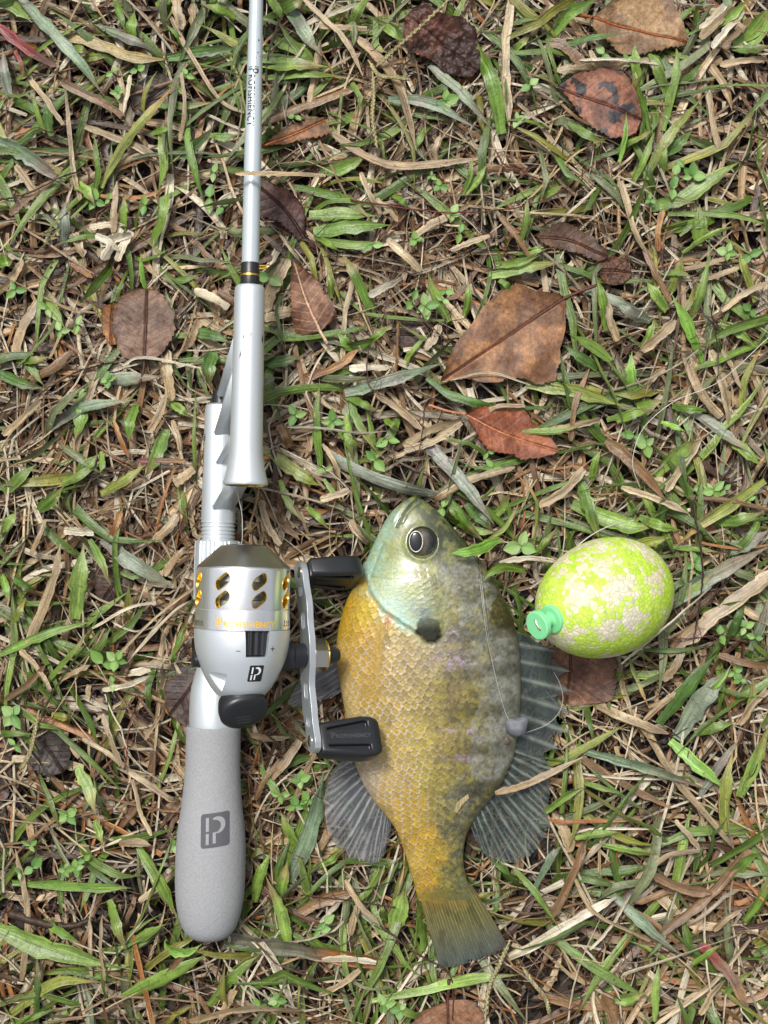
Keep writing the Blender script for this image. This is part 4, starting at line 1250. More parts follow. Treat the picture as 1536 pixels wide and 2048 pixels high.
def make_fin(name, base, tip, zb, zt, rays, cray, cmem, alpha=(.95, .6), ragged=.03, ncol=8, nrow=28, power=1.0, seed=0, tipcol=None, scallop=0.0, branch=True, rp=8, ridge=.24, basecol=None):
    nc = rays * ncol + 1
    B = catmull(base, nc); T = catmull(tip, nc)
    u = np.linspace(0, rays, nc)[:, None]; v_ = np.linspace(0, 1, nrow)[None]
    rag = 1 - ragged * vnoise(u * 2.3, 0 * u, seed) - scallop * (2 * np.abs(u - np.round(u))) ** .55
    vv = v_ * rag
    wig = .5 * np.sin(vv * 3 + u * .6) * .03
    X = B[:, None, 0] + (T - B)[:, None, 0] * (vv + wig * vv); Y = B[:, None, 1] + (T - B)[:, None, 1] * vv
    un = u + (0 if scallop else .55) * (fbm(u * .7 + 3, vv * 2.2 + 3, seed + 31) - .5)
    fr = np.abs(np.cos(un * math.pi)) ** rp * (.55 + .6 * vnoise(np.round(un) * 3.7, vv * 2, seed + 32)) + 0 * vv
    if branch:
        br = np.abs(np.cos(un * 2 * math.pi)) ** rp * smooth(vv, .35, .6)
        fr = np.maximum(fr, br * .8)
    Z = zb + (zt - zb) * vv ** power + ridge * fr * (1 - .6 * vv) + 1.6 * (fbm(u / 3 + 20, vv * 3 + 20, seed) - .5) * vv
    W = np.stack([(X - 768) * S * (1 - Z / H), (1024 - Y) * S * (1 - Z / H), Z], -1)
    c1, c2 = lin(*cray, .72), lin(*cmem, .72)
    sh_ = fr * (.6 + .6 * vnoise(u * 3, vv * 14, seed + 3))
    C = c2 + (c1 - c2) * np.clip(sh_, 0, 1)[..., None]
    if tipcol is not None:
        t = smooth(vv, .25, 1.0)[..., None] * .8
        C = C * (1 - t) + (lin(*tipcol, .72) * (.65 + .7 * np.clip(sh_, 0, 1)[..., None])) * t
    if basecol is not None:
        t = (smooth(vv + .22 * (fbm(u * 1.3 + 9, vv * 4, seed + 20) - .5), .34, .04) * smooth(u, rays * 1.05, rays * .35))[..., None]
        C = C * (1 - t) + lin(*basecol, .72) * t * (.8 + .3 * sh_[..., None])
    bl_ = smooth(fbm(u / 2 + 5, vv * 5 + 5, seed + 8), .5, .68)[..., None]
    C = C * (1 - .35 * bl_)
    A = (alpha[1] + (alpha[0] - alpha[1]) * np.clip(fr, 0, 1)) * (1 - .28 * smooth(vv, .55, 1.0) * (alpha[1] < .9))
    C4 = np.concatenate([C, np.clip(A, 0, 1)[..., None]], -1)
    i = (np.arange(nc - 1)[:, None] * nrow + np.arange(nrow - 1)[None]).ravel()
    F = np.stack([i, i + nrow, i + nrow + 1, i + 1], -1)
    return link(name, mesh_np(name, W.reshape(-1, 3) - FB, F, M_FIN, col=C4.reshape(-1, 4)), fish)


Rpx = [(c, d) for _, _, c, d in FISH_PAIRS]
# spiny back fin: membranes hang between the spines
sp_t = [(1052, 1270), (1115, 1302), (1145, 1343), (1150, 1384), (1143, 1424), (1141, 1466), (1126, 1501), (1102, 1530)]
sp_b = [(1036, 1262), (1038, 1288), (1038, 1322), (1038, 1356), (1038, 1392), (1036, 1428), (1033, 1464), (1026, 1502)]
dz = np.linspace(0, 7, 8)
make_fin('spiny_dorsal_fin', [(a - 3, b) for a, b in sp_b], sp_t, 15.0, 11.5, 7, (132, 140, 132), (64, 75, 76), alpha=(.95, .68), scallop=.30, branch=False, ncol=20, seed=3, ragged=.03, rp=13, ridge=.5)
make_fin('soft_dorsal_fin', [(1026, 1500), (1010, 1540), (986, 1580), (960, 1614), (938, 1645)], [(1103, 1530), (1106, 1580), (1101, 1630), (1091, 1682), (1062, 1714), (1022, 1730), (980, 1720), (954, 1688)], 14.5, 11.5, 12,
         (134, 144, 138), (60, 71, 67), alpha=(.95, .62), seed=5, ragged=.09)
make_fin('anal_fin', [(705, 1505), (722, 1550), (745, 1592), (770, 1624), (782, 1642)], [(672, 1530), (650, 1572), (646, 1632), (662, 1688), (700, 1714), (742, 1730), (766, 1716), (780, 1672)], 14.0, 11.0, 14,
         (166, 166, 168), (100, 104, 108), alpha=(.95, .58), seed=7, ragged=.08)
make_fin('tail_fin', [(832, 1772), (858, 1780), (890, 1782), (920, 1780), (944, 1770)], [(880, 1942), (905, 1938), (940, 1925), (975, 1915), (1022, 1902)], 13.2, 9.5, 22,
         (150, 142, 80), (92, 88, 44), alpha=(1, .98), seed=9, ragged=.06, tipcol=(74, 88, 92), basecol=(164, 136, 54))
make_fin('pelvic_fin', [(684, 1285), (686, 1305), (690, 1340), (694, 1375)], [(640, 1300), (602, 1348), (577, 1412), (660, 1398)], 13.0, 11.5, 9, (170, 168, 176), (118, 118, 126), alpha=(.95, .7), seed=12, ragged=.08)
# breast fin folded flat against the flank
pb, ptp = [(752, 1246), (762, 1246), (772, 1248)], [(716, 1390), (742, 1412), (766, 1402)]
nc, nr = 49, 40
B = catmull(pb, nc); T = catmull(ptp, nc)
PV, PC = [], []
for q in range(nc):
    for r in range(nr):
        t = r / (nr - 1)
        x, y = B[q] + (T[q] - B[q]) * t * (1 - .05 * float(vnoise(q / 3, 0, 4)))
        fr = abs(math.cos(q / 4 * math.pi)) ** 4
        z = fish_z(x, y) + .35 + .14 * fr
        PV.append(P(x, y, z) - FB)
        c = lin(212, 176, 84, .74) * (.72 + .5 * fr)
        PC.append((*c, (.38 + .5 * fr) * min(1, 4 * q / nc, 4 * (nc - 1 - q) / nc) * (1 - .5 * t)))
PV = np.array(PV).reshape(nc, nr, 3)
for _ in range(3):
    PV[1:-1, 1:-1, 2] = (PV[:-2, 1:-1, 2] + PV[2:, 1:-1, 2] + PV[1:-1, :-2, 2] + PV[1:-1, 2:, 2]) / 4
i = (np.arange(nc - 1)[:, None] * nr + np.arange(nr - 1)[None]).ravel()
link('pectoral_fin', mesh_np('pectoral_fin', PV.reshape(-1, 3) + np.array([0, 0, .4]), np.stack([i, i + 1, i + nr + 1, i + nr], -1), M_FIN, col=np.array(PC)), fish)

# ------------------------------------------------------------------ float with its peg
AX = np.array([-.725, -.205, .65]); AX /= np.linalg.norm(AX)
fl_root = link('fishing_float', None, label='chartreuse egg shaped foam float with worn white patches and a green peg', cat='float')
SD = np.cross([0, 0, 1], AX); SD /= np.linalg.norm(SD)
UPV = np.cross(AX, SD)
m4 = Matrix.Identity(4)
for r in range(3):
    m4[r][0], m4[r][1], m4[r][2], m4[r][3] = SD[r], UPV[r], AX[r], FC[r] * .001
fl_root.matrix_world = m4
n, m = 96, 72
ev = []
for k in range(m + 1):
    a = math.pi * k / m
    z = -31.0 * math.cos(a)
    r = 22.3 * math.sin(a) ** .97 * (1 - .075 * math.cos(math.pi - a) * 1.0)
    for i in range(n):
        b = 2 * math.pi * i / n
        ev.append((r * math.cos(b), r * math.sin(b), z))
ef = [[k * n + i, k * n + (i + 1) % n, (k + 1) * n + (i + 1) % n, (k + 1) * n + i] for k in range(m) for i in range(n)]
ev = np.array(ev)
link('foam_body', mesh_np('foam_body', ev, ef, M_FLOAT), fl_root)
# peg: inner flange, stem, outer disc with a wire eye, leaning a little off the axis
pegp = [(-4, 2.0), (-1.2, 2.2), (-1.2, 5.0), (-.9, 5.35), (.5, 5.35), (.8, 5.0), (.9, 2.9), (1.3, 2.4), (5.2, 2.4), (5.6, 2.9), (5.7, 5.0), (6.0, 5.4), (7.6, 5.4), (7.95, 5.0), (8.0, 2.2)]
pv, pf = lathe(pegp, 48, axis='z')
pv = rot(rot(pv, 'X', 4), 'Y', 3) + np.array([0, 0, 30.4])
peg = link('peg', mesh_np('peg', pv, pf, M_PEG, sharp=35), fl_root)
wp = catmull([(-2.4, -.5, 37.90), (-1.6, -.1, 38.55), (0, .35, 38.75), (1.6, .8, 38.55), (2.3, 1.1, 37.90)], 16)
v, f = tube(wp, .42, 8)
link('wire_eye', mesh_np('wire_eye', v, f, M_NUT), peg)
hz = [(math.cos(a) * 2.0, math.sin(a) * .55 + .1, 38.45) for a in np.linspace(0, 6.28, 17)[:-1]]
hv = np.array(hz); hv = np.column_stack([hv[:, 0] * math.cos(.3) - hv[:, 1] * math.sin(.3), hv[:, 0] * math.sin(.3) + hv[:, 1] * math.cos(.3), hv[:, 2] + .02])
link('peg_hole', mesh_np('peg_hole', hv, [list(range(16))], M_GREYINK), peg)

# ------------------------------------------------------------------ sinker and line
def blob(center, radii, seed, n=24, m=14, bumps=()):
    vs = []
    for k in range(m + 1):
        a = math.pi * k / m
        for i in range(n):
            b = 2 * math.pi * i / n
            d = np.array([math.sin(a) * math.cos(b), math.sin(a) * math.sin(b), math.cos(a)])
            r = 1 + .12 * (float(vnoise(d[0] * 2 + 9, d[1] * 2 + d[2] * 3 + 9, seed)) - .5)
            for bd, amt, wdt in bumps:
                r += amt * math.exp(-np.sum((d - bd) ** 2) / wdt)
            vs.append(center + d * r * np.array(radii))
    fs = [[k * n + i, (k + 1) * n + i, (k + 1) * n + (i + 1) % n, k * n + (i + 1) % n] for k in range(m) for i in range(n)]
    return np.array(vs), fs


sz = fish_z(1026, 1452)
sc_ = P(1032, 1453, sz + 1.6)
bmp = [(np.array([.75, .6, .2]), .55, .14), (np.array([-.8, .5, .2]), .25, .2), (np.array([0.05, 1, .3]), -.28, .10), (np.array([-.1, .2, 1]), -.25, .12), (np.array([.3, -.9, .2]), .1, .2)]
v, f = blob(np.zeros(3), (4.0, 3.7, 2.9), 4, bumps=bmp)
so = link('lead_sinker', mesh_np('lead_sinker', v, f, M_LEAD), label='small grey lead sinker resting on the back of the fish', cat='sinker')
so.location = tuple(sc_ / 1000)


def line_obj(pts, r, label, z=None, name='fishing_line', mat=M_NYLON, cat='fishing line'):
    p = []
    for q in pts:
        p.append(P(*q))
    v, f = tube(catmull(p, 14 * len(p)), r, 6)
    c = v.mean(0)
    o = link(name, mesh_np(name, v - c, f, mat), label=label, cat=cat)
    o.location = tuple(c / 1000)
    return o


fz = lambda x, y, d=.35: (x, y, fish_z(x, y) + d)
line_obj([(948, 1075, 16), fz(952, 1115), fz(960, 1165), fz(967, 1225), fz(976, 1285), fz(987, 1335), fz(999, 1385), fz(1012, 1428), (1022, 1446, sz + 3.5)], .07, 'clear line running down the back of the fish to the sinker')
line_obj([(1036, 1468, sz + 3.0), (1062, 1462, 17), (1095, 1448, 16), (1118, 1425, 15.5), (1126, 1398, 15), (1120, 1368, 15), (1108, 1345, 15)], .08, 'clear line looping over the spiny fin from the sinker')
line_obj([(1600, 620, 19), (1536, 676, 20), (1440, 762, 19.5), (1350, 802, 20), (1292, 850, 19.5), (1270, 895, 19), (1266, 935, 18.5), (1280, 975, 16)], .13, 'white line curving through the grass towards the float')
line_obj([(1148, 1105, 40), (1162, 1086, 42), (1190, 1066, 40), (1225, 1050, 34), (1270, 1040, 24)], .2, 'pale line arching off the top of the float')
line_obj([(472, 972, 44), (478, 1000, 41), (484, 1030, 42), (485, 1068, 44), (483, 1090, 45)], .09, 'fine line sagging between the rod tube and the reel nose')

# ------------------------------------------------------------------ blades traced one by one
# code, width in photo pixels, then points; ^z lifts a blade over something at that height
TRACED = """
b22 37,-8 100,60 165,130 207,192 / g20 -10,-6 65,45 / g12 228,-6 250,65 / g20 255,90 270,20 / g10 370,100 330,47 / d20 335,116 410,103 485,96 / g18 470,35 400,8 / y14 165,118 212,115
s22 98,68 180,82 260,113 330,119 / b16 195,50 320,105 / r18 -5,50 60,102 112,132 / r10 30,100 46,150 / b18 18,190 5,95 / g10 90,265 62,185 / d18 102,272 93,175 / s9 160,402 145,330 128,160
b28 -5,280 60,315 142,378 / g20 145,360 190,410 / g11 192,388 195,330 184,255 / y16 200,375 250,285 300,225 360,160 / g10 303,268 345,254 / g14 315,212 430,204 / g12 340,170 382,192 / g14 368,222 380,310 412,420
d20 330,325 390,290 430,250 / g16 420,270 476,270 / s9 340,30 375,100 440,200 488,226 / s8 360,282 362,145 / s14 245,225 235,135 / p9 262,150 246,228 / s14 170,253 250,282 315,314 / s20 352,-4 364,60 / s14 385,8 390,92
g16 304,490 325,430 338,370 / b18 130,492 132,400 / g16 245,462 250,388 / s14 228,465 234,362 / s18 148,466 168,515 / g14 140,97 178,104 / n16 120,165 250,232 / s12 62,160 125,250 / s16 30,330 100,420 / n14 20,430 110,360 / s20 245,470 195,512
g26 520,128 590,130 655,133 / g22 545,78 600,100 642,132 / g16 528,156 692,154 / b26 570,5 605,60 642,112 / g18 540,-5 566,40 / g16 757,44 802,82 / g12 752,40 754,90 776,106 / s12 605,-4 650,40 690,80 726,152
p10 610,48 722,4 / s12 630,50 734,58 / s18 620,218 632,150 642,80 / p4 673,-4 615,82 555,166 / p3 632,-4 622,70 590,182 / n20 518,246 620,206 722,170 / d22 516,292 562,243 / s18 712,75 760,120 802,182 832,302
b18 858,130 920,182 992,268 / g26 1005,268 985,170 944,52 / b18 775,198 860,206 962,262 / g22 640,346 737,308 / s16 667,268 740,315 820,332 978,314 / g16 588,373 690,398 742,440 / g28 628,464 700,452 785,450 / g24 618,430 755,432
g16 640,482 772,486 / g14 630,472 678,502 / g10 925,388 946,310 / g14 930,388 976,326 / s10 720,345 762,428 / s10 752,398 794,442 / g12 785,390 818,416 / s18 1022,-5 1010,120 1017,252 / s12 872,322 880,270
g16 1030,14 1088,60 / g20 1098,78 1140,26 1200,-6 / g12 1020,108 1064,64 / d14^18 1128,92 1180,75 1262,64 / n22 1098,84 1130,92 1184,142 / s16 1112,140 1222,127 / s16 1180,122 1302,117 / g13 1300,272 1280,190 1260,118 / g18^17 1280,172 1270,84
g18 1332,188 1295,95 / g16 1325,262 1350,160 1354,84 / g12 1358,172 1406,124 / y18 1290,358 1335,275 1412,188 / g12 1264,368 1312,254 / G10^19 1238,324 1253,224 / g12 1232,302 1312,258 / g14 1325,352 1332,290 / d18 1330,312 1386,258
g16 1138,243 1218,287 / g28 1348,406 1410,365 1478,324 / g22 1298,418 1388,404 / g26 1395,492 1400,408 / g12 1335,428 1460,430 1545,452 / g40 1470,92 1510,60 1550,8 / g16 1465,96 1545,92 / g12 1038,494 1057,388 / g14 1036,506 1106,490
s16 1240,362 1272,470 1304,516 / o12 1316,502 1326,420 / g10 1365,506 1482,448 / s12 1180,100 1240,190 / s18 1420,20 1490,60 / p16 1400,60 1450,10 / s14 1440,130 1536,118 / s12 1440,300 1420,180
g18 897,644 870,590 855,543 / g14 930,632 936,560 / g14 992,532 1082,510 / g22 978,552 1050,534 1132,524 / b18 1172,580 1230,602 1302,632 / g16 1212,662 1190,538 / g18 1222,722 1138,668 / d18 1196,738 1128,690 / G18 1268,786 1263,703
G20 1405,724 1375,650 1343,588 / g22 1333,622 1292,562 / y22 1053,768 1150,784 1260,816 / d16 855,755 905,790 1000,815 1142,812 / b22 690,786 770,764 897,722 / g12^17 1044,862 1177,848 / n12 1142,882 1150,810 1179,736 / b22 848,880 918,952
g14 1184,962 1202,898 / s14 868,1002 940,960 1030,934 / s16 808,902 922,844 / g14 1213,840 1322,820 / g16 1318,942 1402,888 / n22 1213,880 1270,930 1332,1000 / s20 1285,702 1352,640 / s16 1237,682 1217,603 / s14 1100,860 1200,838
g20 84,590 130,656 / b24 168,756 250,758 328,752 / b24 103,852 170,815 272,799 / g24 166,778 150,884 / g20 272,808 254,884 / g24 332,858 288,957 / g16 335,800 382,836 / d24 426,698 420,776 / d20 384,664 462,686 / g20 6,984 72,928
g22 148,962 197,908 / g22 76,1022 127,973 / g14 200,903 201,947 / g16 34,722 102,713 / d20 -5,743 92,777 / g16 38,700 88,772 / G10 291,578 280,508 / g12 333,562 402,548 / g24 -8,522 27,520 / s22 341,802 334,698 / s20 28,708 77,598
s16 298,864 332,790 / r10 273,920 372,922 / s22 348,967 388,938 / o9 258,914 227,833 / o14 140,524 184,556 / p16 388,580 458,616 / y18 202,988 292,928 / s12 344,840 362,902 / s18 20,560 46,520 / n16 60,760 150,700 / s14 5,870 80,800 / s16 400,640 370,700
g30 150,1238 158,1160 167,1086 / g14 180,1078 222,1172 / b26 204,1078 270,1130 358,1177 / g16 -6,1312 90,1270 192,1240 / g10 82,1378 140,1310 182,1258 / s18 54,1288 100,1180 122,1088 / y12 24,1248 52,1198 / g16 4,1148 16,1204 / d16 28,1158 72,1187
g12 344,1324 376,1228 / p6 264,1312 340,1230 386,1198 / p6 184,1257 260,1215 312,1205 / s5 310,1502 320,1350 337,1298 / g18 -4,1063 32,1023 / o14 222,1082 241,1022 / s16 328,1152 378,1093 / s18 308,1082 357,1028 / p18 128,1060 188,1063
s10 242,1532 204,1428 / s10 163,1478 262,1542 / y14 103,1428 148,1436 / s12 40,1300 100,1380 / s10 120,1360 180,1330 / n12 10,1400 90,1330 / p12 205,1380 300,1350 / s12 60,1110 90,1040 / s8 290,1480 330,1390
g18 24,1766 180,1774 264,1776 / g22 153,1532 192,1632 / g22 278,1693 357,1842 / g36 -6,1858 100,1900 244,1937 / g26 243,1997 340,1950 417,1908 / G20 330,1878 336,1896 372,1906 404,1888 / g14 479,1842 507,1798 / g20 508,1804 542,1703
g22 577,1892 533,1753 / g22 560,1814 576,1718 / b30 578,1764 625,1650 647,1542 / n34 448,1880 590,1898 760,1926 / p18 473,1843 540,1910 592,2022 / g20 418,2012 522,1908 / y20 18,2032 110,1965 202,1964 / o10 264,1868 295,2000 306,2052
p3 178,2012 240,1900 297,1828 / s6 211,1962 205,1828 / s8 182,1952 180,1838 / s18 378,2042 602,2019 / s18 238,1686 302,1690 / s12 278,1802 347,1748 / s14 258,1543 352,1607 / s9 302,1672 267,1558 / g18 248,1892 332,1848 / g20 218,1800 252,1902
g18 88,1840 162,1886 / d14 72,2052 76,1900 / s14 42,1962 30,1698 / n22 598,1824 702,1788 / g14 190,1640 206,1692 / s14 120,1960 60,2010 / s16 470,1980 440,2040 / n12 330,1960 380,1900
s14^19 990,1586 1060,1566 1165,1514 / y14 1100,1532 1175,1492 1256,1446 / g14^16 1090,1624 1172,1573 / s16 1250,1413 1290,1460 1340,1545 1420,1640 1472,1702 / s18 1188,1408 1260,1440 1337,1468 / b20 1163,1500 1290,1535 1424,1582
G22 1340,1482 1395,1530 1458,1582 / g28 1478,1594 1510,1520 1546,1432 / b16 1398,1592 1440,1530 1482,1473 / y20 1450,1664 1466,1498 / n14 1163,1514 1250,1570 1342,1617 / g14 1207,1691 1333,1711 / s12 1293,1747 1340,1710 1398,1702 / n20 1308,1750 1424,1787
b20 1225,1790 1290,1850 1363,1912 / s9 1150,1758 1190,1825 1302,1882 / p18 1018,1918 1150,1840 1232,1794 / n18 1318,1872 1420,1790 1497,1698 / g22 1458,1757 1523,1703 / g18 1488,1842 1545,1735 / r22 1398,1888 1460,1950 1494,2014 / g14 1383,1932 1444,1888
p8 1243,1950 1350,1915 1484,1868 / s10 1308,2052 1420,1970 1498,1878 / g14 1309,2044 1319,1918 / g22 1228,2002 1293,1984 / n26 1232,2052 1204,1988 / s20 1142,1704 1108,1626 / n18 1103,1834 1150,1740 1167,1688 / b12 1063,1790 1100,1720 1127,1688
g12 1028,1738 1065,1780 1122,1862 / g14 1148,1676 1243,1664 / o8 1088,1646 1283,1640 / s8 1230,1702 1231,1578 / s12 1428,1862 1484,1818 / s10 1350,1640 1400,1700 / p6 1180,1900 1260,1790 / s14 1400,2030 1450,1960 / g16 1450,1990 1510,1940
g16 1380,638 1405,580 1418,508 / n12 1341,604 1310,545 1288,496 / b20 1302,642 1230,602 / g14 1284,697 1309,638 / s20 1423,700 1447,770 1467,866 / s18 1378,728 1442,834 / s10 1444,700 1482,778 / y12 1480,852 1490,760 1527,688 / g14 1343,813 1420,821
b20 1388,824 1440,860 1504,908 / g16 1273,811 1327,799 / g18 1232,842 1302,819 / G12 1323,844 1372,863 / g16 1438,644 1512,692 / y18 1340,584 1366,508 / g12 1328,547 1384,553 / o8 1314,536 1402,519 / s10 1358,541 1484,508 / s12 1398,561 1484,534 / s14 1443,622 1540,562
y16 1512,604 1490,540 1476,498 / p3 1275,637 1352,513 / g26 1310,951 1360,905 1404,878 / s18 1332,982 1370,920 1404,876 / d18 1319,1042 1342,983 / g14 1311,1038 1289,972 / g22 1458,878 1523,933 / s14 1243,974 1378,1027 / n10 1378,994 1450,1000 1542,1021
y20 1530,960 1470,1005 1400,1050 1353,1092 / g22 1428,1042 1528,1024 / g18 1278,1034 1363,1061 / y20 1263,1091 1343,1074 / g10 1338,1095 1444,1105 / b24 1448,1107 1542,1058 / b30 1343,1207 1430,1150 1545,1088 / s30 1366,1284 1430,1230 1545,1148
p5^34 1243,1328 1340,1247 1422,1174 / s14 1483,1214 1545,1248 / d16 1468,1272 1492,1198 / d12 1453,1282 1477,1218 / g14 1350,1192 1432,1144 / y8 1259,1318 1297,1415 / s9 1239,1308 1250,1370 1263,1433 / d10 1233,1328 1246,1382 / d26 1318,1448 1380,1370 1433,1309
b34 1353,1478 1410,1390 1463,1338 / G10 1398,1397 1463,1328 / s12 1288,1442 1340,1395 1388,1353 / s16 1328,1362 1367,1298 / g18 1388,1466 1474,1444 / g14 1489,1443 1506,1348 / r5 1502,1342 1472,1314 / n14 1438,1309 1534,1332 / d9 1288,1300 1424,1292 / n24 1336,1310 1390,1260 1434,1238
n7 1444,1373 1460,1430 1466,1503 / s14 1480,1450 1536,1380 / b18 1500,1300 1540,1180 / g18 737,617 710,550 682,506 / s11 685,722 692,620 714,533 / g12 660,597 655,538 / g18 717,702 673,663 / g14 723,697 783,648 / o16 603,757 670,735 717,699 / d22 525,726 604,712
s26 528,624 578,518 / s20 528,637 584,624 / n12 579,653 600,740 632,853 / g15 640,933 638,758 / s14 748,784 800,820 848,863 / g16 700,798 720,850 757,908 / g16 693,794 753,822 / g16 694,828 706,923 / b22 653,903 720,945 830,980 905,986 / y22 528,898 600,950 643,972
g10 648,958 684,1004 / s9 644,888 682,958 / n20 560,848 582,893 / g14 678,864 723,892 / g10 718,922 778,898 / g12 768,838 798,863 / s16 808,892 860,860 924,838 / p18 698,736 784,734 / p16 738,592 803,558 / s16 773,478 810,510 843,543 / p4 573,855 640,856 720,866 773,862
g14 743,2002 850,1980 980,1955 1044,1949 / g16 846,1903 834,1796 / g32 788,1864 798,1820 812,1772 / g10 771,1843 754,1803 / p14 643,1920 753,1926 / p7 996,1948 975,1990 969,2044 / p6 1048,1938 1093,1993 / s12 640,1990 720,1940
G20^29 1000,1079 950,1100 896,1108 / g16^24 1052,1140 1000,1135 957,1166 / g16 994,1032 1019,983 / y6 1066,1102 1075,1020 1064,985 1028,938 / g12 1058,1122 1117,1053 / y8 960,1092 1010,1055 1042,998 / g24 1158,958 1180,1020 1199,1084 / g28 1143,1008 1250,1050 1304,1056
d24 933,1008 988,1063 / g22 898,998 968,1084 / b24 858,893 930,970 988,1048 / s18 1078,1012 1130,980 1168,938 / p12 998,1126 1113,1124 / g14 933,1054 993,1066 / s8^52 470,347 560,347 652,351 / n16 520,1010 600,1080 / s14 520,1000 560,1090 / s14 700,1040 740,1090 / g12 610,1010 660,1060
s14 640,1000 700,980 / g14 560,960 600,1040 / s16 540,1560 600,1480 / g12 520,1530 570,1600 / s12 500,1470 580,1475 / n12 510,1600 560,1520 / g16 600,1700 560,1620 / s12 690,1760 760,1850 / s14 700,1870 720,1800 / g12 620,1740 700,1700 / p10 640,1845 700,1780
g24 560,20 610,-10 / g20 700,60 740,-10 / g16 420,-5 450,40 / g16 310,10 350,-10 / s16 1060,70 1100,10 / g16 1420,60 1500,-5 / g14 1000,560 1060,600 / s14 830,470 900,430 / s12 900,500 980,470 / n12 1000,430 1060,520 / g12 1080,400 1130,370
p5^17 243,731 290,715 410,738 / s8^17 970,824 1000,812 1050,812 / p6^18 1160,120 1230,118 1320,128 / s6^17 560,470 600,520 / p4^18 900,760 980,745 1060,770 / n6^17 1180,250 1120,205
p20 215,500 240,455 / p16 200,490 262,468 / p14 190,470 238,502 / p16 235,522 262,462 / p18 205,520 228,470 / p14 1425,96 1490,24 / s16 1400,76 1470,14 / n12 1445,96 1502,34 / p12 180,455 250,450 / s16 880,650 850,700
"""
PAL = {'g': [(124, 154, 62), (110, 144, 56), (138, 166, 78)], 'G': [(136, 184, 74), (144, 190, 84)], 'd': [(80, 114, 46), (90, 124, 56)], 'b': [(136, 150, 122), (122, 144, 112), (146, 154, 136)],
       'y': [(148, 156, 72), (136, 148, 66)], 's': [(200, 174, 132), (182, 154, 114), (212, 190, 152)], 'p': [(228, 214, 180), (232, 222, 196)], 'n': [(148, 114, 76), (136, 106, 74)],
       'o': [(170, 112, 62), (156, 100, 52)], 'r': [(150, 82, 70), (164, 96, 78)]}
TIP = {'g': (150, 140, 84), 'G': (150, 180, 90), 'd': (110, 110, 62), 'b': (150, 138, 112), 'y': (186, 138, 76), 's': (190, 168, 134), 'p': (222, 210, 184), 'n': (148, 112, 74), 'o': (190, 140, 84), 'r': (176, 128, 96)}
ALB = .66


JIT = np.random.default_rng(77)


def ribbon(C, W, roll, fold):
    """C (B,n,3) centre lines, W (B,n) widths -> verts (B,n,3,3)"""
    t = np.gradient(C, axis=1); t /= np.linalg.norm(t, axis=2, keepdims=True) + 1e-9
    upv = np.array([0, 0, 1.0])
    s_ = np.cross(t, upv); s_ /= np.linalg.norm(s_, axis=2, keepdims=True) + 1e-9
    nn = np.cross(s_, t)
    sd_ = s_ * np.cos(roll)[..., None] + nn * np.sin(roll)[..., None]
    nd = nn * np.cos(roll)[..., None] - s_ * np.sin(roll)[..., None]
    h = W[..., None] / 2
    j1 = 1 + np.clip(JIT.normal(0, .11, W.shape), -.3, .3)[..., None]; j2 = 1 + np.clip(JIT.normal(0, .11, W.shape), -.3, .3)[..., None]
    l_ = C - sd_ * h * j1 + nd * h * fold[..., None]
    r_ = C + sd_ * h * j2 + nd * h * fold[..., None]
    m_ = C - nd * h * fold[..., None] * .6
    return np.stack([l_, m_, r_], 2)


def ribbon_faces(B, n):
    base = (np.arange(B) * n * 3)[:, None, None] + (np.arange(n - 1) * 3)[None, :, None] + np.array([0, 1])[None, None]
    return np.stack([base, base + 1, base + 4, base + 3], -1).reshape(-1, 4)


def ribbon_uv(C, off):
    B, n = C.shape[:2]
    L_ = np.concatenate([np.zeros((B, 1)), np.cumsum(np.linalg.norm(np.diff(C, axis=1), axis=2), axis=1)], 1)
    u = np.broadcast_to(np.array([0, .5, 1.0])[None, None], (B, n, 3)) + off[:, None, None]
    return np.stack([u, np.broadcast_to((L_ + off[:, None] * 37)[..., None], (B, n, 3))], -1).reshape(-1, 2)


LBL = {'g': ('grass_blade', 'mid green grass blade lying over the straw', 'grass blade', 'green grass blades'),
       'G': ('grass_blade', 'fresh lime green grass blade lying over the straw', 'grass blade', 'green grass blades'),
       'd': ('grass_blade', 'dark green grass blade lying low in the straw', 'grass blade', 'green grass blades'),
       'b': ('grass_blade', 'faded grey green grass blade with purplish streaks', 'grass blade', 'green grass blades'),
       'y': ('grass_blade', 'yellowing grass blade turning brown towards its tip', 'grass blade', 'green grass blades'),
       's': ('dry_straw', 'tan dry straw blade lying on the thatch', 'straw', 'dry straw blades'),
       'p': ('dry_straw', 'pale bleached straw lying on the thatch', 'straw', 'dry straw blades'),
       'n': ('dry_straw', 'dull brown dead grass blade lying on the thatch', 'straw', 'dry straw blades'),
       'o': ('dry_straw', 'rusty orange dead grass blade lying on the thatch', 'straw', 'dry straw blades'),
       'r': ('grass_blade', 'red tinged grass blade lying in the straw', 'grass blade', 'red tinged grass blades')}
SPECIAL = {(990, 1586): 'tan straw lying across the soft back fin of the fish', (1090, 1624): 'green blade tucked against the edge of the soft back fin', (1243, 1328): 'thin pale straw leaning against the yellow float',
           (1000, 1079): 'broad lime green blade resting on the head of the fish behind its eye', (1052, 1140): 'green blade curling over the back of the fish', (470, 347): 'slender tan straw lying across the silver rod blank',
           (330, 1878): 'curled lime green blade at the butt of the foam grip', (448, 1880): 'broad olive blade with a rusty tip between grip and tail of the fish', (598, 1824): 'broad brown dead blade between the foam grip and the tail fin'}
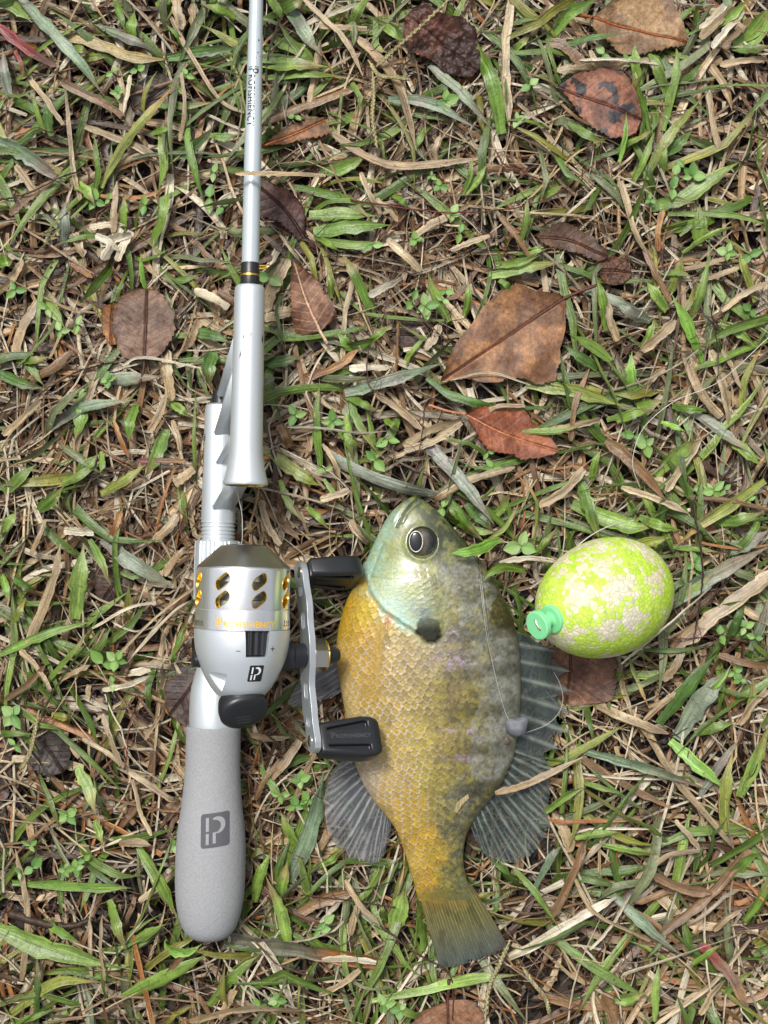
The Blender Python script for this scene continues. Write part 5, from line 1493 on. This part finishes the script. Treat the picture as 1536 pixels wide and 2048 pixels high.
MARKS = [(285, 648, 'the round mauve leaf'), (1010, 680, 'the large tan leaf'), (1020, 865, 'the russet red leaf'), (560, 420, 'the plum leaves'), (622, 600, 'the white streaked leaf'), (885, 85, 'the crumpled maroon leaf'),
         (1275, 50, 'the pale tan leaf'), (1200, 205, 'the brick red leaf'), (310, 190, 'the slate dark leaf'), (1140, 482, 'the grey brown leaf'), (1170, 1350, 'the trapped leaf'), (895, 2040, 'the tail fin leaf'),
         (370, 1390, 'the dark purple leaf'), (230, 1165, 'the dark damp leaf'), (95, 1500, 'the blackened leaf'), (590, 265, 'the orange ribbed leaf'), (500, 170, 'the blank lettering'), (490, 345, 'the rod blank'), (498, 550, 'the black rod wrap'),
         (495, 760, 'the guide tube'), (430, 930, 'the seat tube'), (420, 1060, 'the threaded collar'), (425, 1500, 'the grip front'), (430, 1660, 'the grip emblem'), (420, 1870, 'the grip butt'), (650, 1140, 'the gill knob'),
         (690, 1470, 'the belly knob'), (830, 1000, 'the fish mouth'), (960, 1130, 'the fish nape'), (1150, 1400, 'the spiny back fin'), (1100, 1640, 'the soft back fin'), (690, 1650, 'the anal fin'), (900, 1900, 'the tail fin'),
         (1207, 1197, 'the yellow float'), (1075, 1250, 'the green peg'), (1300, 330, 'the upright green tuft'), (745, 220, 'the hanging seed stalk'), (80, 1845, 'the thick dark stick'), (40, 110, 'the red tinged blade'), (1450, 1960, 'the far red blade'),
         (840, 605, 'the pale seedlings'), (1365, 350, 'the tuft seedlings'), (1290, 900, 'the curving white line'), (1420, 980, 'the far seedlings'), (225, 480, 'the pale straw clump'), (1400, 1420, 'the broad faded blade')]


def near(x, y):
    return min(MARKS, key=lambda q: (q[0] - x) ** 2 + (q[1] - y) ** 2)[2]


HUE = {'g': 'mid green', 'G': 'lime green', 'd': 'dark green', 'b': 'faded grey green', 'y': 'yellowing', 's': 'tan', 'p': 'pale', 'n': 'dull brown', 'o': 'rusty orange', 'r': 'red tinged'}
NB = 15
for ent in TRACED.replace('\n', ' / ').split(' / '):
    ent = ent.split()
    if not ent: continue
    hd = ent[0]; code = hd[0]
    wpx, _, lift = hd[1:].partition('^')
    pts = [tuple(float(q) for q in e.split(',')) for e in ent[1:]]
    key = (int(pts[0][0]), int(pts[0][1]))
    r = random.Random(key[0] * 7919 + key[1])
    straw = code in 'spnor'
    if len(pts) == 2:
        (x0, y0), (x1, y1) = pts
        k = r.uniform(-.07, .07)
        pts = [pts[0], ((x0 + x1) / 2 - (y1 - y0) * k, (y0 + y1) / 2 + (x1 - x0) * k), pts[1]]
    if lift:
        za = float(lift); zz = [za * .8 if straw else za * .5 + 4, za, za * (.98 if not straw else .9)]
        if key == (470, 347): zz = [50, 52, 47]
        if key == (990, 1586): zz = [21, 18, 16]
    elif straw:
        b0 = r.uniform(11.5, 15.5); zz = [b0, b0 + r.uniform(0, 2.5), b0 + r.uniform(-1.5, 2)]
    else:
        b0 = r.uniform(9, 12); zz = [b0, r.uniform(13.5, 18.5), r.uniform(11.5, 17)]
    t = np.linspace(0, 1, NB)
    p2 = catmull(pts, NB)
    z = np.interp(t, [0, .55, 1], zz); z = np.convolve(np.pad(z, 2, mode='edge'), np.ones(5) / 5, 'valid')
    C = np.array([P(x, y, zz_) for (x, y), zz_ in zip(p2, z)])
    wmm = float(wpx) * (.196 if straw else .215)
    if straw:
        prof = (.86 + .22 * vnoise(t * 5 + key[0], t * 0 + key[1], 3)) * (1 - smooth(t, .72 + .2 * r.random(), 1.02) * (.85 if r.random() < .6 else .25)) * (1 - smooth(t, .10, -.02) * .5)
    else:
        prof = (.62 + .38 * smooth(t, 0, .3)) * (1 - .94 * smooth(t, .5, 1.0) ** 1.25)
    W = np.maximum(wmm * prof, .12)
    roll = np.full((1, NB), r.uniform(-.3, .3)) + (r.uniform(-.7, .7) if straw else r.uniform(-.35, .35)) * t[None]
    if key == (330, 1878): roll = np.linspace(-1.0, .4, NB)[None]
    fold = np.full((1, NB), r.uniform(.12, .30) * (1 if r.random() < .75 else -1)) * (1 if not straw else r.uniform(.6, 1.6))
    V = ribbon(C[None], W[None], roll, fold)[0]
    V[..., 0] += (vnoise(t[:, None] * 6 + key[0], t[:, None] * 0 + key[1], 1) - .5) * .5
    if not lift:
        cp = cap_at(V[..., 0], V[..., 1])
        V[..., 2] = np.minimum(V[..., 2], cp + .0 * V[..., 2])
    a = lin(*r.choice(PAL[code]), ALB) * r.uniform(.85, 1.12); b = lin(*TIP[code], ALB)
    s0 = r.uniform(.35, .85) if not straw else r.uniform(.0, .6)
    tw_ = smooth(t + .25 * (vnoise(t * 7 + key[1], t * 0, 2) - .5), s0, min(1.25, s0 + .45))[:, None]
    if code == 'r':
        a, b = lin(158, 66, 66, ALB), lin(168, 132, 96, ALB)
    if key == (448, 1880):
        a, b = lin(116, 114, 92, ALB), lin(166, 104, 58, ALB); tw_ = smooth(t, .55, .8)[:, None]
    if key == (98, 68): a, b = lin(178, 150, 114, ALB), lin(176, 152, 84, ALB)
    cc = a * (1 - tw_) + b * tw_
    if code in 'br':
        pu = smooth(vnoise(t * 5 + key[0], t * 0 + 4, 6), .45, .8)[:, None] * .5
        cc = cc * (1 - pu) + lin(134, 112, 110, ALB) * pu
    cols = np.repeat(cc[:, None], 3, 1).copy()
    cols[:, 1] *= (1.14 if not straw else .9)
    c = np.array([*V.mean((0, 1))[:2], max(0, V[..., 2].min())])
    nm, lab, cat, grp = LBL[code]
    mx_, my_ = pts[len(pts) // 2]
    ln_ = math.hypot(pts[-1][0] - pts[0][0], pts[-1][1] - pts[0][1])
    size = ('long ' if ln_ > 130 else 'short ' if ln_ < 60 else '') + ('broad ' if float(wpx) > 21 else 'thin ' if float(wpx) < 10 else '')
    dx_, dy_ = pts[-1][0] - pts[0][0], pts[-1][1] - pts[0][1]
    way = 'along the rod' if abs(dy_) > 2.2 * abs(dx_) else 'square to the rod' if abs(dx_) > 2.2 * abs(dy_) else 'aslant'
    lab = SPECIAL.get(key, f"{size}{HUE[code]} {'dry straw' if straw and code != 'r' else 'grass blade'} {way} near {near(mx_, my_)}")
    o = link(nm, mesh_np(nm, V.reshape(-1, 3) - c, ribbon_faces(1, NB), M_BLADE, col=cols.reshape(-1, 3), uv=ribbon_uv(C[None], np.array([r.random() * 20]))), label=lab, cat=cat, group=None if key in SPECIAL else grp)
    o.location = tuple(c / 1000)

# seed stalks: a thin axis with small grains along it
def seed_stalk(pts, label, zs, r=.35, grains=True):
    p = catmull([P(x, y, z) for (x, y), z in zip(pts, zs)], 40)
    v, f = tube(p, r, 6)
    parts = [(v, f)]
    if grains:
        rr = random.Random(int(pts[0][0]))
        for k in range(4, 38):
            d = p[k] - p[k - 1]; d /= np.linalg.norm(d)
            s_ = np.cross(d, [0, 0, 1]); s_ /= np.linalg.norm(s_)
            sg = 1 if k % 2 else -1
            c0 = p[k] + s_ * sg * .5
            gp_ = np.array([c0 - d * 1.2, c0 + s_ * sg * .45, c0 + d * 1.6, c0 - s_ * sg * .35, c0 + np.array([0, 0, .6])])
            parts.append((gp_, [[0, 1, 4], [1, 2, 4], [2, 3, 4], [3, 0, 4], [0, 3, 2, 1]]))
    v, f = join(*parts)
    c = v.mean(0)
    col = np.tile(lin(202, 190, 140, ALB), (len(v), 1)) * (.8 + .4 * vnoise(v[:, 0] * .7, v[:, 1] * .7, 4))[:, None]
    o = link('seed_stalk', mesh_np('seed_stalk', v - c, f, M_BLADE, col=col, uv=np.column_stack([v[:, 0], v[:, 1]])), label=label, cat='seed stalk')
    o.location = tuple(c / 1000)


seed_stalk([(905, -8), (842, 52), (790, 98), (752, 134)], 'knobbly yellow seed stalk lying over the crumpled maroon leaf', (20, 20, 19, 17))
seed_stalk([(745, 142), (747, 190), (745, 240), (755, 298)], 'pale seed stalk hanging down from the yellow seed stalk', (17, 18, 17, 15))
seed_stalk([(736, 120), (758, 150), (790, 154), (818, 158)], 'short pale seed stalk crossing the foot of the others', (16, 18, 18, 17))
seed_stalk([(78, 1420), (68, 1470), (58, 1510), (40, 1540)], 'pale yellow seed stalk lying across the blackened leaf', (15, 16, 16, 15))
seed_stalk([(1020, 1880), (998, 1930), (978, 1975), (970, 2042)], 'purplish seed stalk hanging below the tail fin tip', (17, 17, 16, 15))
seed_stalk([(1045, 1935), (1070, 1970), (1090, 1995), (1100, 2030)], 'short pale seed stalk near the brown leaf below the tail', (16, 17, 17, 15))

# ------------------------------------------------------------------ seedlings: stem and small oval leaves
lv, lc = [], []
for k in range(9):
    t = k / 8
    w = .5 * math.sin(math.pi * min(1, t ** .85 * .97 + .03)) * .74
    for s_ in (-1, -.5, 0, .5, 1):
        lv.append((w * s_, t, .10 * abs(s_) ** 2 * (1 - t) - .10 * t * t - .03 * (s_ == 0)))
        lc.append(.92 + .12 * (s_ == 0) + .06 * t)
lf = np.array([[k * 5 + q, k * 5 + q + 1, k * 5 + q + 6, k * 5 + q + 5] for k in range(8) for q in range(4)])
SPROUT = {}
for nm, c in (('a', (128, 168, 80)), ('b', (106, 150, 72)), ('c', (150, 182, 108))):
    SPROUT[nm] = mesh_np('leaf', np.array(lv) * 1000, lf, M_SPROUT, col=np.array([lin(*c, .68) * q for q in lc]))
sv2, sf2 = tube(np.array([(0, 0, 0), (.03, .02, .5), (0, 0, 1.0)]), .05, 6)
STEMM = mesh_np('stem', sv2 * 1000, sf2, M_SPROUT, col=np.tile(lin(120, 150, 80, .66), (len(sv2), 1)))
SEEDS = """225,145,20 235,185,18 275,140,18 190,402,26 218,398,16 290,410,24 428,345,24 420,395,30 446,415,24 372,150,18 892,203,26 590,232,14 880,372,20 862,352,14 905,428,22 920,466,26 832,480,18 825,600,28 852,612,28 890,582,20 885,600,18
1368,335,24 1385,352,26 1350,350,22 1346,378,22 1300,400,16 1060,170,20 1208,108,22 1035,240,22 30,580,24 92,618,24 120,662,20 155,650,22 215,760,18 590,830,28 665,842,28 775,880,28 750,920,28 650,940,18 540,555,30 745,490,22
1268,872,28 1293,890,26 1405,972,20 1428,982,26 1400,990,18 1450,980,20 1390,1125,24 1392,1145,14 1440,1270,20 1490,1255,22 1510,1275,20 1470,1345,22 1480,1360,18 205,1325,34 232,1320,26 225,1365,18 25,1430,30 30,1490,20 66,1735,28 130,1740,20 150,1735,18 40,1745,16 135,1630,24 60,1690,18
600,1560,24 615,1600,22 590,1612,22 560,1590,20 650,1845,30 640,1860,24 545,1560,20 575,1650,22 1042,1092,36 885,1015,24 1495,1000,22 975,905,20 985,935,20 1365,60,18 1480,30,18 1255,120,16 555,2000,22 520,2010,20 770,2010,26 800,2020,24 690,1620,16 350,1690,18 170,1720,16 1500,620,20 1455,505,22 1500,510,26"""
for k, ent in enumerate(SEEDS.split()):
    x, y, sz_ = [float(q) for q in ent.split(',')]
    r = random.Random(k * 31 + 7)
    zc = r.uniform(12.5, 15.5)
    w = P(x, y, zc)
    capz = float(cap_at(np.array(w[0]), np.array(w[1])))
    zc = min(zc, max(3, capz + 1)); w = P(x, y, zc)
    root = link('seedling', None, label=f"{'larger' if sz_ > 23 else 'tiny'} bright green seedling near {near(x, y)}", cat='seedling', group='clover like seedlings in the thatch')
    zb_ = max(.5, zc - 7)
    root.location = (w[0] / 1000, w[1] / 1000, zb_ / 1000)
    so_ = link('stem', STEMM, root); so_.scale = (.0065, .0065, (zc - zb_) / 1000)
    n_ = r.choice((2, 2, 3, 4)); a0 = r.uniform(0, 6.28)
    for q in range(n_):
        lo = link('leaf', SPROUT[r.choice('aabbc')], root)
        L_ = sz_ * .2 * r.uniform(.75, 1.1)
        lo.location = (0, 0, (zc - zb_) / 1000)
        lo.rotation_euler = (r.uniform(-.1, .45), r.uniform(-.35, .35), a0 + q * 2 * math.pi / n_ + r.uniform(-.4, .4))
        lo.scale = (L_ / 1000 * r.uniform(.72, 1.1), L_ / 1000, L_ / 1000)
        for s_ in range(1): pass

# ------------------------------------------------------------------ twigs one can pick out
def twig(pts, r, label, z=14, col=(92, 60, 44), forks=3, name='twig'):
    rr = random.Random(int(pts[0][0]) * 3 + 1)
    p = catmull([P(x, y, z + rr.uniform(-1, 1.5)) for x, y in pts], 30)
    p[:, :2] += np.array([[rr.uniform(-.25, .25), rr.uniform(-.25, .25)] for _ in range(30)])
    parts = [tube(p, r, 6, np.linspace(1.1, .6, 30))]
    for q in range(forks):
        k = rr.randrange(5, 26); a = rr.uniform(0, 6.28); L_ = rr.uniform(3, 8)
        e = [p[k] + np.array([math.cos(a) * L_ * s_, math.sin(a) * L_ * s_, rr.uniform(0, 1.5) * s_]) for s_ in (0, .5, 1)]
        e[1] += np.array([rr.uniform(-.8, .8), rr.uniform(-.8, .8), .4])
        parts.append(tube(catmull(e, 8), r * .55, 5, np.linspace(1, .5, 8)))
    v, f = join(*parts); c = v.mean(0)
    cc = np.tile(lin(*col, ALB), (len(v), 1)) * (.7 + .6 * vnoise(v[:, 0], v[:, 1], 3))[:, None]
    o = link(name, mesh_np(name, v - c, f, M_BLADE, col=cc, uv=np.column_stack([v[:, 0], v[:, 1]])), label=label, cat='twig')
    o.location = tuple(c / 1000)


twig([(20, 1826), (80, 1846), (140, 1852), (185, 1838)], 1.7, 'thick dark brown stick near the long green blades by the grip', 12, (78, 58, 46), 0)
twig([(700, 400), (800, 415), (900, 425), (1000, 420), (1100, 395), (1210, 312)], .35, 'long thin reddish runner winding past the seed stalks', 15, (128, 58, 52), 6)
twig([(990, 300), (1010, 330), (1040, 340), (1070, 360)], .35, 'short reddish runner near the tall green tuft', 15, (128, 62, 54), 3)
twig([(765, 640), (790, 545), (850, 555), (880, 500)], .3, 'thin forked brown rootlet above the seedlings', 15, (104, 66, 52), 6)
twig([(820, 600), (870, 660), (900, 690)], .28, 'thin dark rootlet crossing the flat dark leaf', 15, (86, 56, 46), 4)
twig([(735, 700), (738, 770), (780, 800)], .28, 'thin brown rootlet beside the orange straw', 16, (98, 62, 48), 4)
twig([(850, 810), (842, 880), (832, 940)], .3, 'brown rootlet hanging beside the russet red leaf', 16, (110, 70, 56), 4)
twig([(1420, 610), (1436, 700), (1436, 760)], .28, 'dark wiry rootlet through the straw beyond the large tan leaf', 17, (70, 50, 44), 4)
twig([(1385, 1000), (1405, 1130), (1400, 1200), (1385, 1290)], .4, 'dark forked rootlet beside the yellow float', 17, (74, 50, 44), 5)
twig([(1330, 1280), (1400, 1275), (1460, 1265)], .28, 'thin reddish rootlet across the brown blade beyond the float', 16, (112, 66, 54), 4)
twig([(350, 1310), (385, 1260), (395, 1240)], .3, 'reddish rootlet beside the reel seat', 15, (132, 74, 62), 2)
twig([(250, 1540), (262, 1440), (290, 1390)], .3, 'rusty rootlet beside the dark purple leaf', 15, (126, 70, 52), 5)
twig([(520, 1460), (560, 1500), (500, 1540), (510, 1660)], .32, 'fine branching rootlet beside the foam grip', 14, (112, 76, 60), 7)
twig([(760, 1850), (830, 1905), (900, 1950), (905, 2040)], .4, 'dark rootlet running under the tail fin to the brown leaf', 14, (84, 56, 46), 6)
twig([(905, 1955), (980, 1910), (1010, 1880)], .35, 'dark rootlet lying across the tip of the tail fin', 14, (100, 66, 52), 3)
twig([(790, 1815), (690, 1800), (600, 1790)], .3, 'thin dark rootlet over the wide green blades near the tail', 15, (76, 52, 44), 6)
twig([(0, 400), (60, 385), (120, 355), (180, 340)], .35, 'dark rootlet over the faded blade near the seedlings', 15, (70, 50, 42), 5)
twig([(185, 520), (195, 600), (190, 680)], .3, 'brown rootlet hanging beside the ochre leaf fragment', 15, (112, 74, 58), 5)
twig([(60, 800), (150, 745), (240, 720)], .35, 'dark rootlet under the round mauve brown leaf', 14, (82, 56, 46), 6)
# scrap of chaff and dark flecks lying on the fish
zc = fish_z(925, 1606) + .5
V = np.array([P(908, 1622, zc), P(914, 1604, zc + .8), P(936, 1588, zc + .3), P(938, 1596, zc), P(924, 1610, zc + .4), P(914, 1626, zc)])
c = V.mean(0)
o = link('chaff', mesh_np('chaff', V - c, [[0, 1, 4, 5], [1, 2, 3, 4]], M_BLADE, col=np.tile(lin(205, 186, 140, ALB), (6, 1)), uv=V[:, :2]), label='small tan scrap of chaff stuck on the flank of the fish', cat='straw')
o.location = tuple(c / 1000)
zc = fish_z(1012, 1482)
v, f = blob(np.zeros(3), (1.5, 1.6, .5), 8, 16, 8)
o = link('mud_crumb', mesh_np('mud_crumb', v, f, simple('mud', (.07, .045, .03), .5)), label='brown crumb stuck to the fish below the sinker', cat='crumb')
o.location = tuple(P(1013, 1482, zc + .1) / 1000)

# ------------------------------------------------------------------ the thatch itself: what nobody could count
def litter(name, label, N, area, L, Wd, Zr, pal, wts, nseg, seed, curve=.5, arch=2.0, tilt=1.0, folds=(.15, .5), point=.5, twist=.7, hole=None, dark=1.0, patch=0.0, tuft=0):
    g = np.random.default_rng(seed)
    x0, x1, y0, y1 = area
    x = g.uniform(x0, x1, N); y = g.uniform(y0, y1, N)
    if patch:
        fd_ = fbm(x / 55 + 80, y / 55 + 80, seed + 60, 3)
        k = g.random(N) < np.clip(.62 + patch * (fd_ - .5) * 3.2, .12, 1); x, y = x[k], y[k]; N = len(x)
    if tuft:
        ci_ = g.integers(0, max(1, N // tuft), N); x = x[ci_] + g.normal(0, 1.6, N); y = y[ci_] + g.normal(0, 1.6, N)
    if hole:
        k = ~((x > hole[0]) & (x < hole[1]) & (y > hole[2]) & (y < hole[3])); x, y = x[k], y[k]; N = len(x)
    th = g.uniform(0, 2 * math.pi, N)
    ln = np.exp(g.uniform(math.log(L[0]), math.log(L[1]), N))
    n = nseg + 1
    t = np.linspace(0, 1, n)[None]
    kink = g.normal(0, .35, N)[:, None] * (t > g.uniform(.2, .8, N)[:, None])
    hd = th[:, None] + g.normal(0, curve, N)[:, None] * (t - .5) + kink
    step = ln[:, None] / nseg
    cx_ = x[:, None] + np.cumsum(np.cos(hd), 1) * step; cy_ = y[:, None] + np.cumsum(np.sin(hd), 1) * step
    zb_ = g.uniform(Zr[0], Zr[1], N)[:, None]
    cz = zb_ + g.uniform(-.2, 1, N)[:, None] * arch * np.sin(math.pi * t) + g.normal(0, tilt, N)[:, None] * (t - .5) * 2
    if tuft:
        cz = 3.0 + g.uniform(6, 13, N)[:, None] * np.sin(math.pi * np.clip(t * g.uniform(.55, .85, N)[:, None], 0, 1))
    clump = fbm(cx_ / 30 + 90, cy_ / 30 + 90, 19) - .5
    cz = np.maximum(cz + clump * 7, .4)
    C = np.stack([cx_, cy_, cz], -1)
    w = g.uniform(Wd[0], Wd[1], N)[:, None]
    taper = np.where(g.random(N) < point, .92, .25)[:, None]
    W = np.maximum(w * (1 - taper * smooth(t, .62, 1.0)) * (.9 + .2 * vnoise(t * 6 + x[:, None], y[:, None] + 0 * t, 3)), .10)
    roll = g.normal(0, .45, N)[:, None] + g.normal(0, twist, N)[:, None] * t
    fold = g.uniform(*folds, N)[:, None] * np.where(g.random(N) < .6, 1, -1)[:, None] + 0 * t
    V = ribbon(C, W, roll, fold)
    cp = cap_at(V[..., 0], V[..., 1])
    V[..., 2] = np.maximum(np.minimum(V[..., 2], cp - .15), .05)
    pc = np.array([lin(*c, ALB) for c in pal])
    ci = g.choice(len(pal), N, p=np.array(wts) / sum(wts))
    c1 = pc[ci] * g.uniform(.72, 1.22, N)[:, None] * dark
    c2 = pc[g.choice(len(pal), N, p=np.array(wts) / sum(wts))]
    mixw = smooth(t, .45, 1.1)[..., None] * g.uniform(0, .7, N)[:, None, None]
    cc = c1[:, None] * (1 - mixw) + c2[:, None] * mixw
    cols = np.repeat(cc[:, :, None], 3, 2).reshape(-1, 3)
    me = mesh_np(name, V.reshape(-1, 3), ribbon_faces(N, n), M_BLADE, col=cols, uv=ribbon_uv(C, g.uniform(0, 50, N)))
    return link(name, me, label=label, kind='stuff', cat='thatch' if 'grass' not in name else 'grass')


INNER = (-175, 175, -225, 225)
OUTER = (-680, 680, -680, 680)
HOLE = (-172, 172, -222, 222)
DRYP = [(212, 188, 150), (186, 156, 116), (150, 114, 78), (228, 214, 186), (114, 82, 54), (170, 156, 132), (176, 120, 68), (80, 58, 42)]
DRYW = [20, 20, 22, 18, 15, 6, 7, 13]
DARKP = [(46, 32, 22), (64, 44, 30), (34, 25, 19), (86, 62, 42)]
GRNP = [(108, 136, 54), (88, 116, 44), (128, 152, 70), (130, 138, 98), (146, 144, 64)]
litter('rotted_thatch', 'dark rotted grass fragments lying on the soil', 7000, INNER, (6, 30), (.7, 3.2), (.3, 3.5), DARKP, [3, 3, 3, 2], 5, 1, arch=1.2)
litter('dry_thatch', 'tangle of dry tan and brown grass fragments', 5600, INNER, (14, 68), (.6, 3.4), (2.5, 9), DRYP, DRYW, 9, 2, arch=2.2, patch=1.6)
litter('straw_chips', 'short broken straw chips scattered through the thatch', 5200, INNER, (2.5, 13), (.5, 2.2), (2, 9), DRYP, DRYW, 3, 3, arch=.6, patch=1.5)
litter('straw_strands', 'thin dry grass strands scattered over the thatch', 3000, INNER, (18, 80), (.3, 1.1), (6, 12), DRYP, [20, 10, 6, 26, 4, 8, 5, 3], 10, 4, curve=.6, arch=2.5, patch=1.3)
litter('short_grass', 'short green grass growing through the thatch', 1050, INNER, (20, 72), (1.0, 3.9), (6, 12.5), GRNP, [5, 5, 3, 3, 2], 9, 5, curve=.6, arch=3, point=.95, twist=.5, folds=(.12, .3), tuft=6)
litter('outer_thatch', 'dry thatch carrying on around the rod and fish', 46000, OUTER, (12, 60), (.9, 4.2), (2, 10), DRYP + DARKP, DRYW + [6, 6, 4, 4], 5, 6, hole=HOLE, patch=.6)
litter('outer_grass', 'green grass carrying on around the rod and fish', 14000, OUTER, (14, 54), (1.6, 5.2), (7, 14), GRNP, [5, 5, 3, 3, 2], 5, 7, arch=4, hole=HOLE, point=.9, twist=.35, folds=(.12, .3), tuft=6)

# fine rootlets
g = np.random.default_rng(8)
parts_v, parts_f, parts_c, o0 = [], [], [], 0
for k in range(1000):
    x, y = g.uniform(-165, 165), g.uniform(-215, 215)
    n_ = 14; hd = g.uniform(0, 6.28) + np.cumsum(g.normal(0, .38, n_)); st_ = g.uniform(.8, 2.2)
    p = np.column_stack([x + np.cumsum(np.cos(hd)) * st_, y + np.cumsum(np.sin(hd)) * st_, g.uniform(6, 13) + np.cumsum(g.normal(0, .35, n_))])
    p[:, 2] = np.minimum(p[:, 2], cap_at(p[:, 0], p[:, 1]) - .2)
    v, f = tube(p, g.uniform(.10, .26), 4)
    parts_v.append(v); parts_f += [[i + o0 for i in q] for q in f if len(q) == 4]; o0 += len(v)
    c = lin(*[(84, 54, 44), (118, 66, 54), (62, 46, 40), (138, 96, 74)][g.integers(4)], ALB)
    parts_c.append(np.tile(c, (len(v), 1)))
v = np.vstack(parts_v)
link('rootlets', mesh_np('rootlets', v, np.array(parts_f), M_BLADE, col=np.vstack(parts_c), uv=v[:, :2]), label='fine dark rootlets tangled through the thatch', kind='stuff', cat='roots')
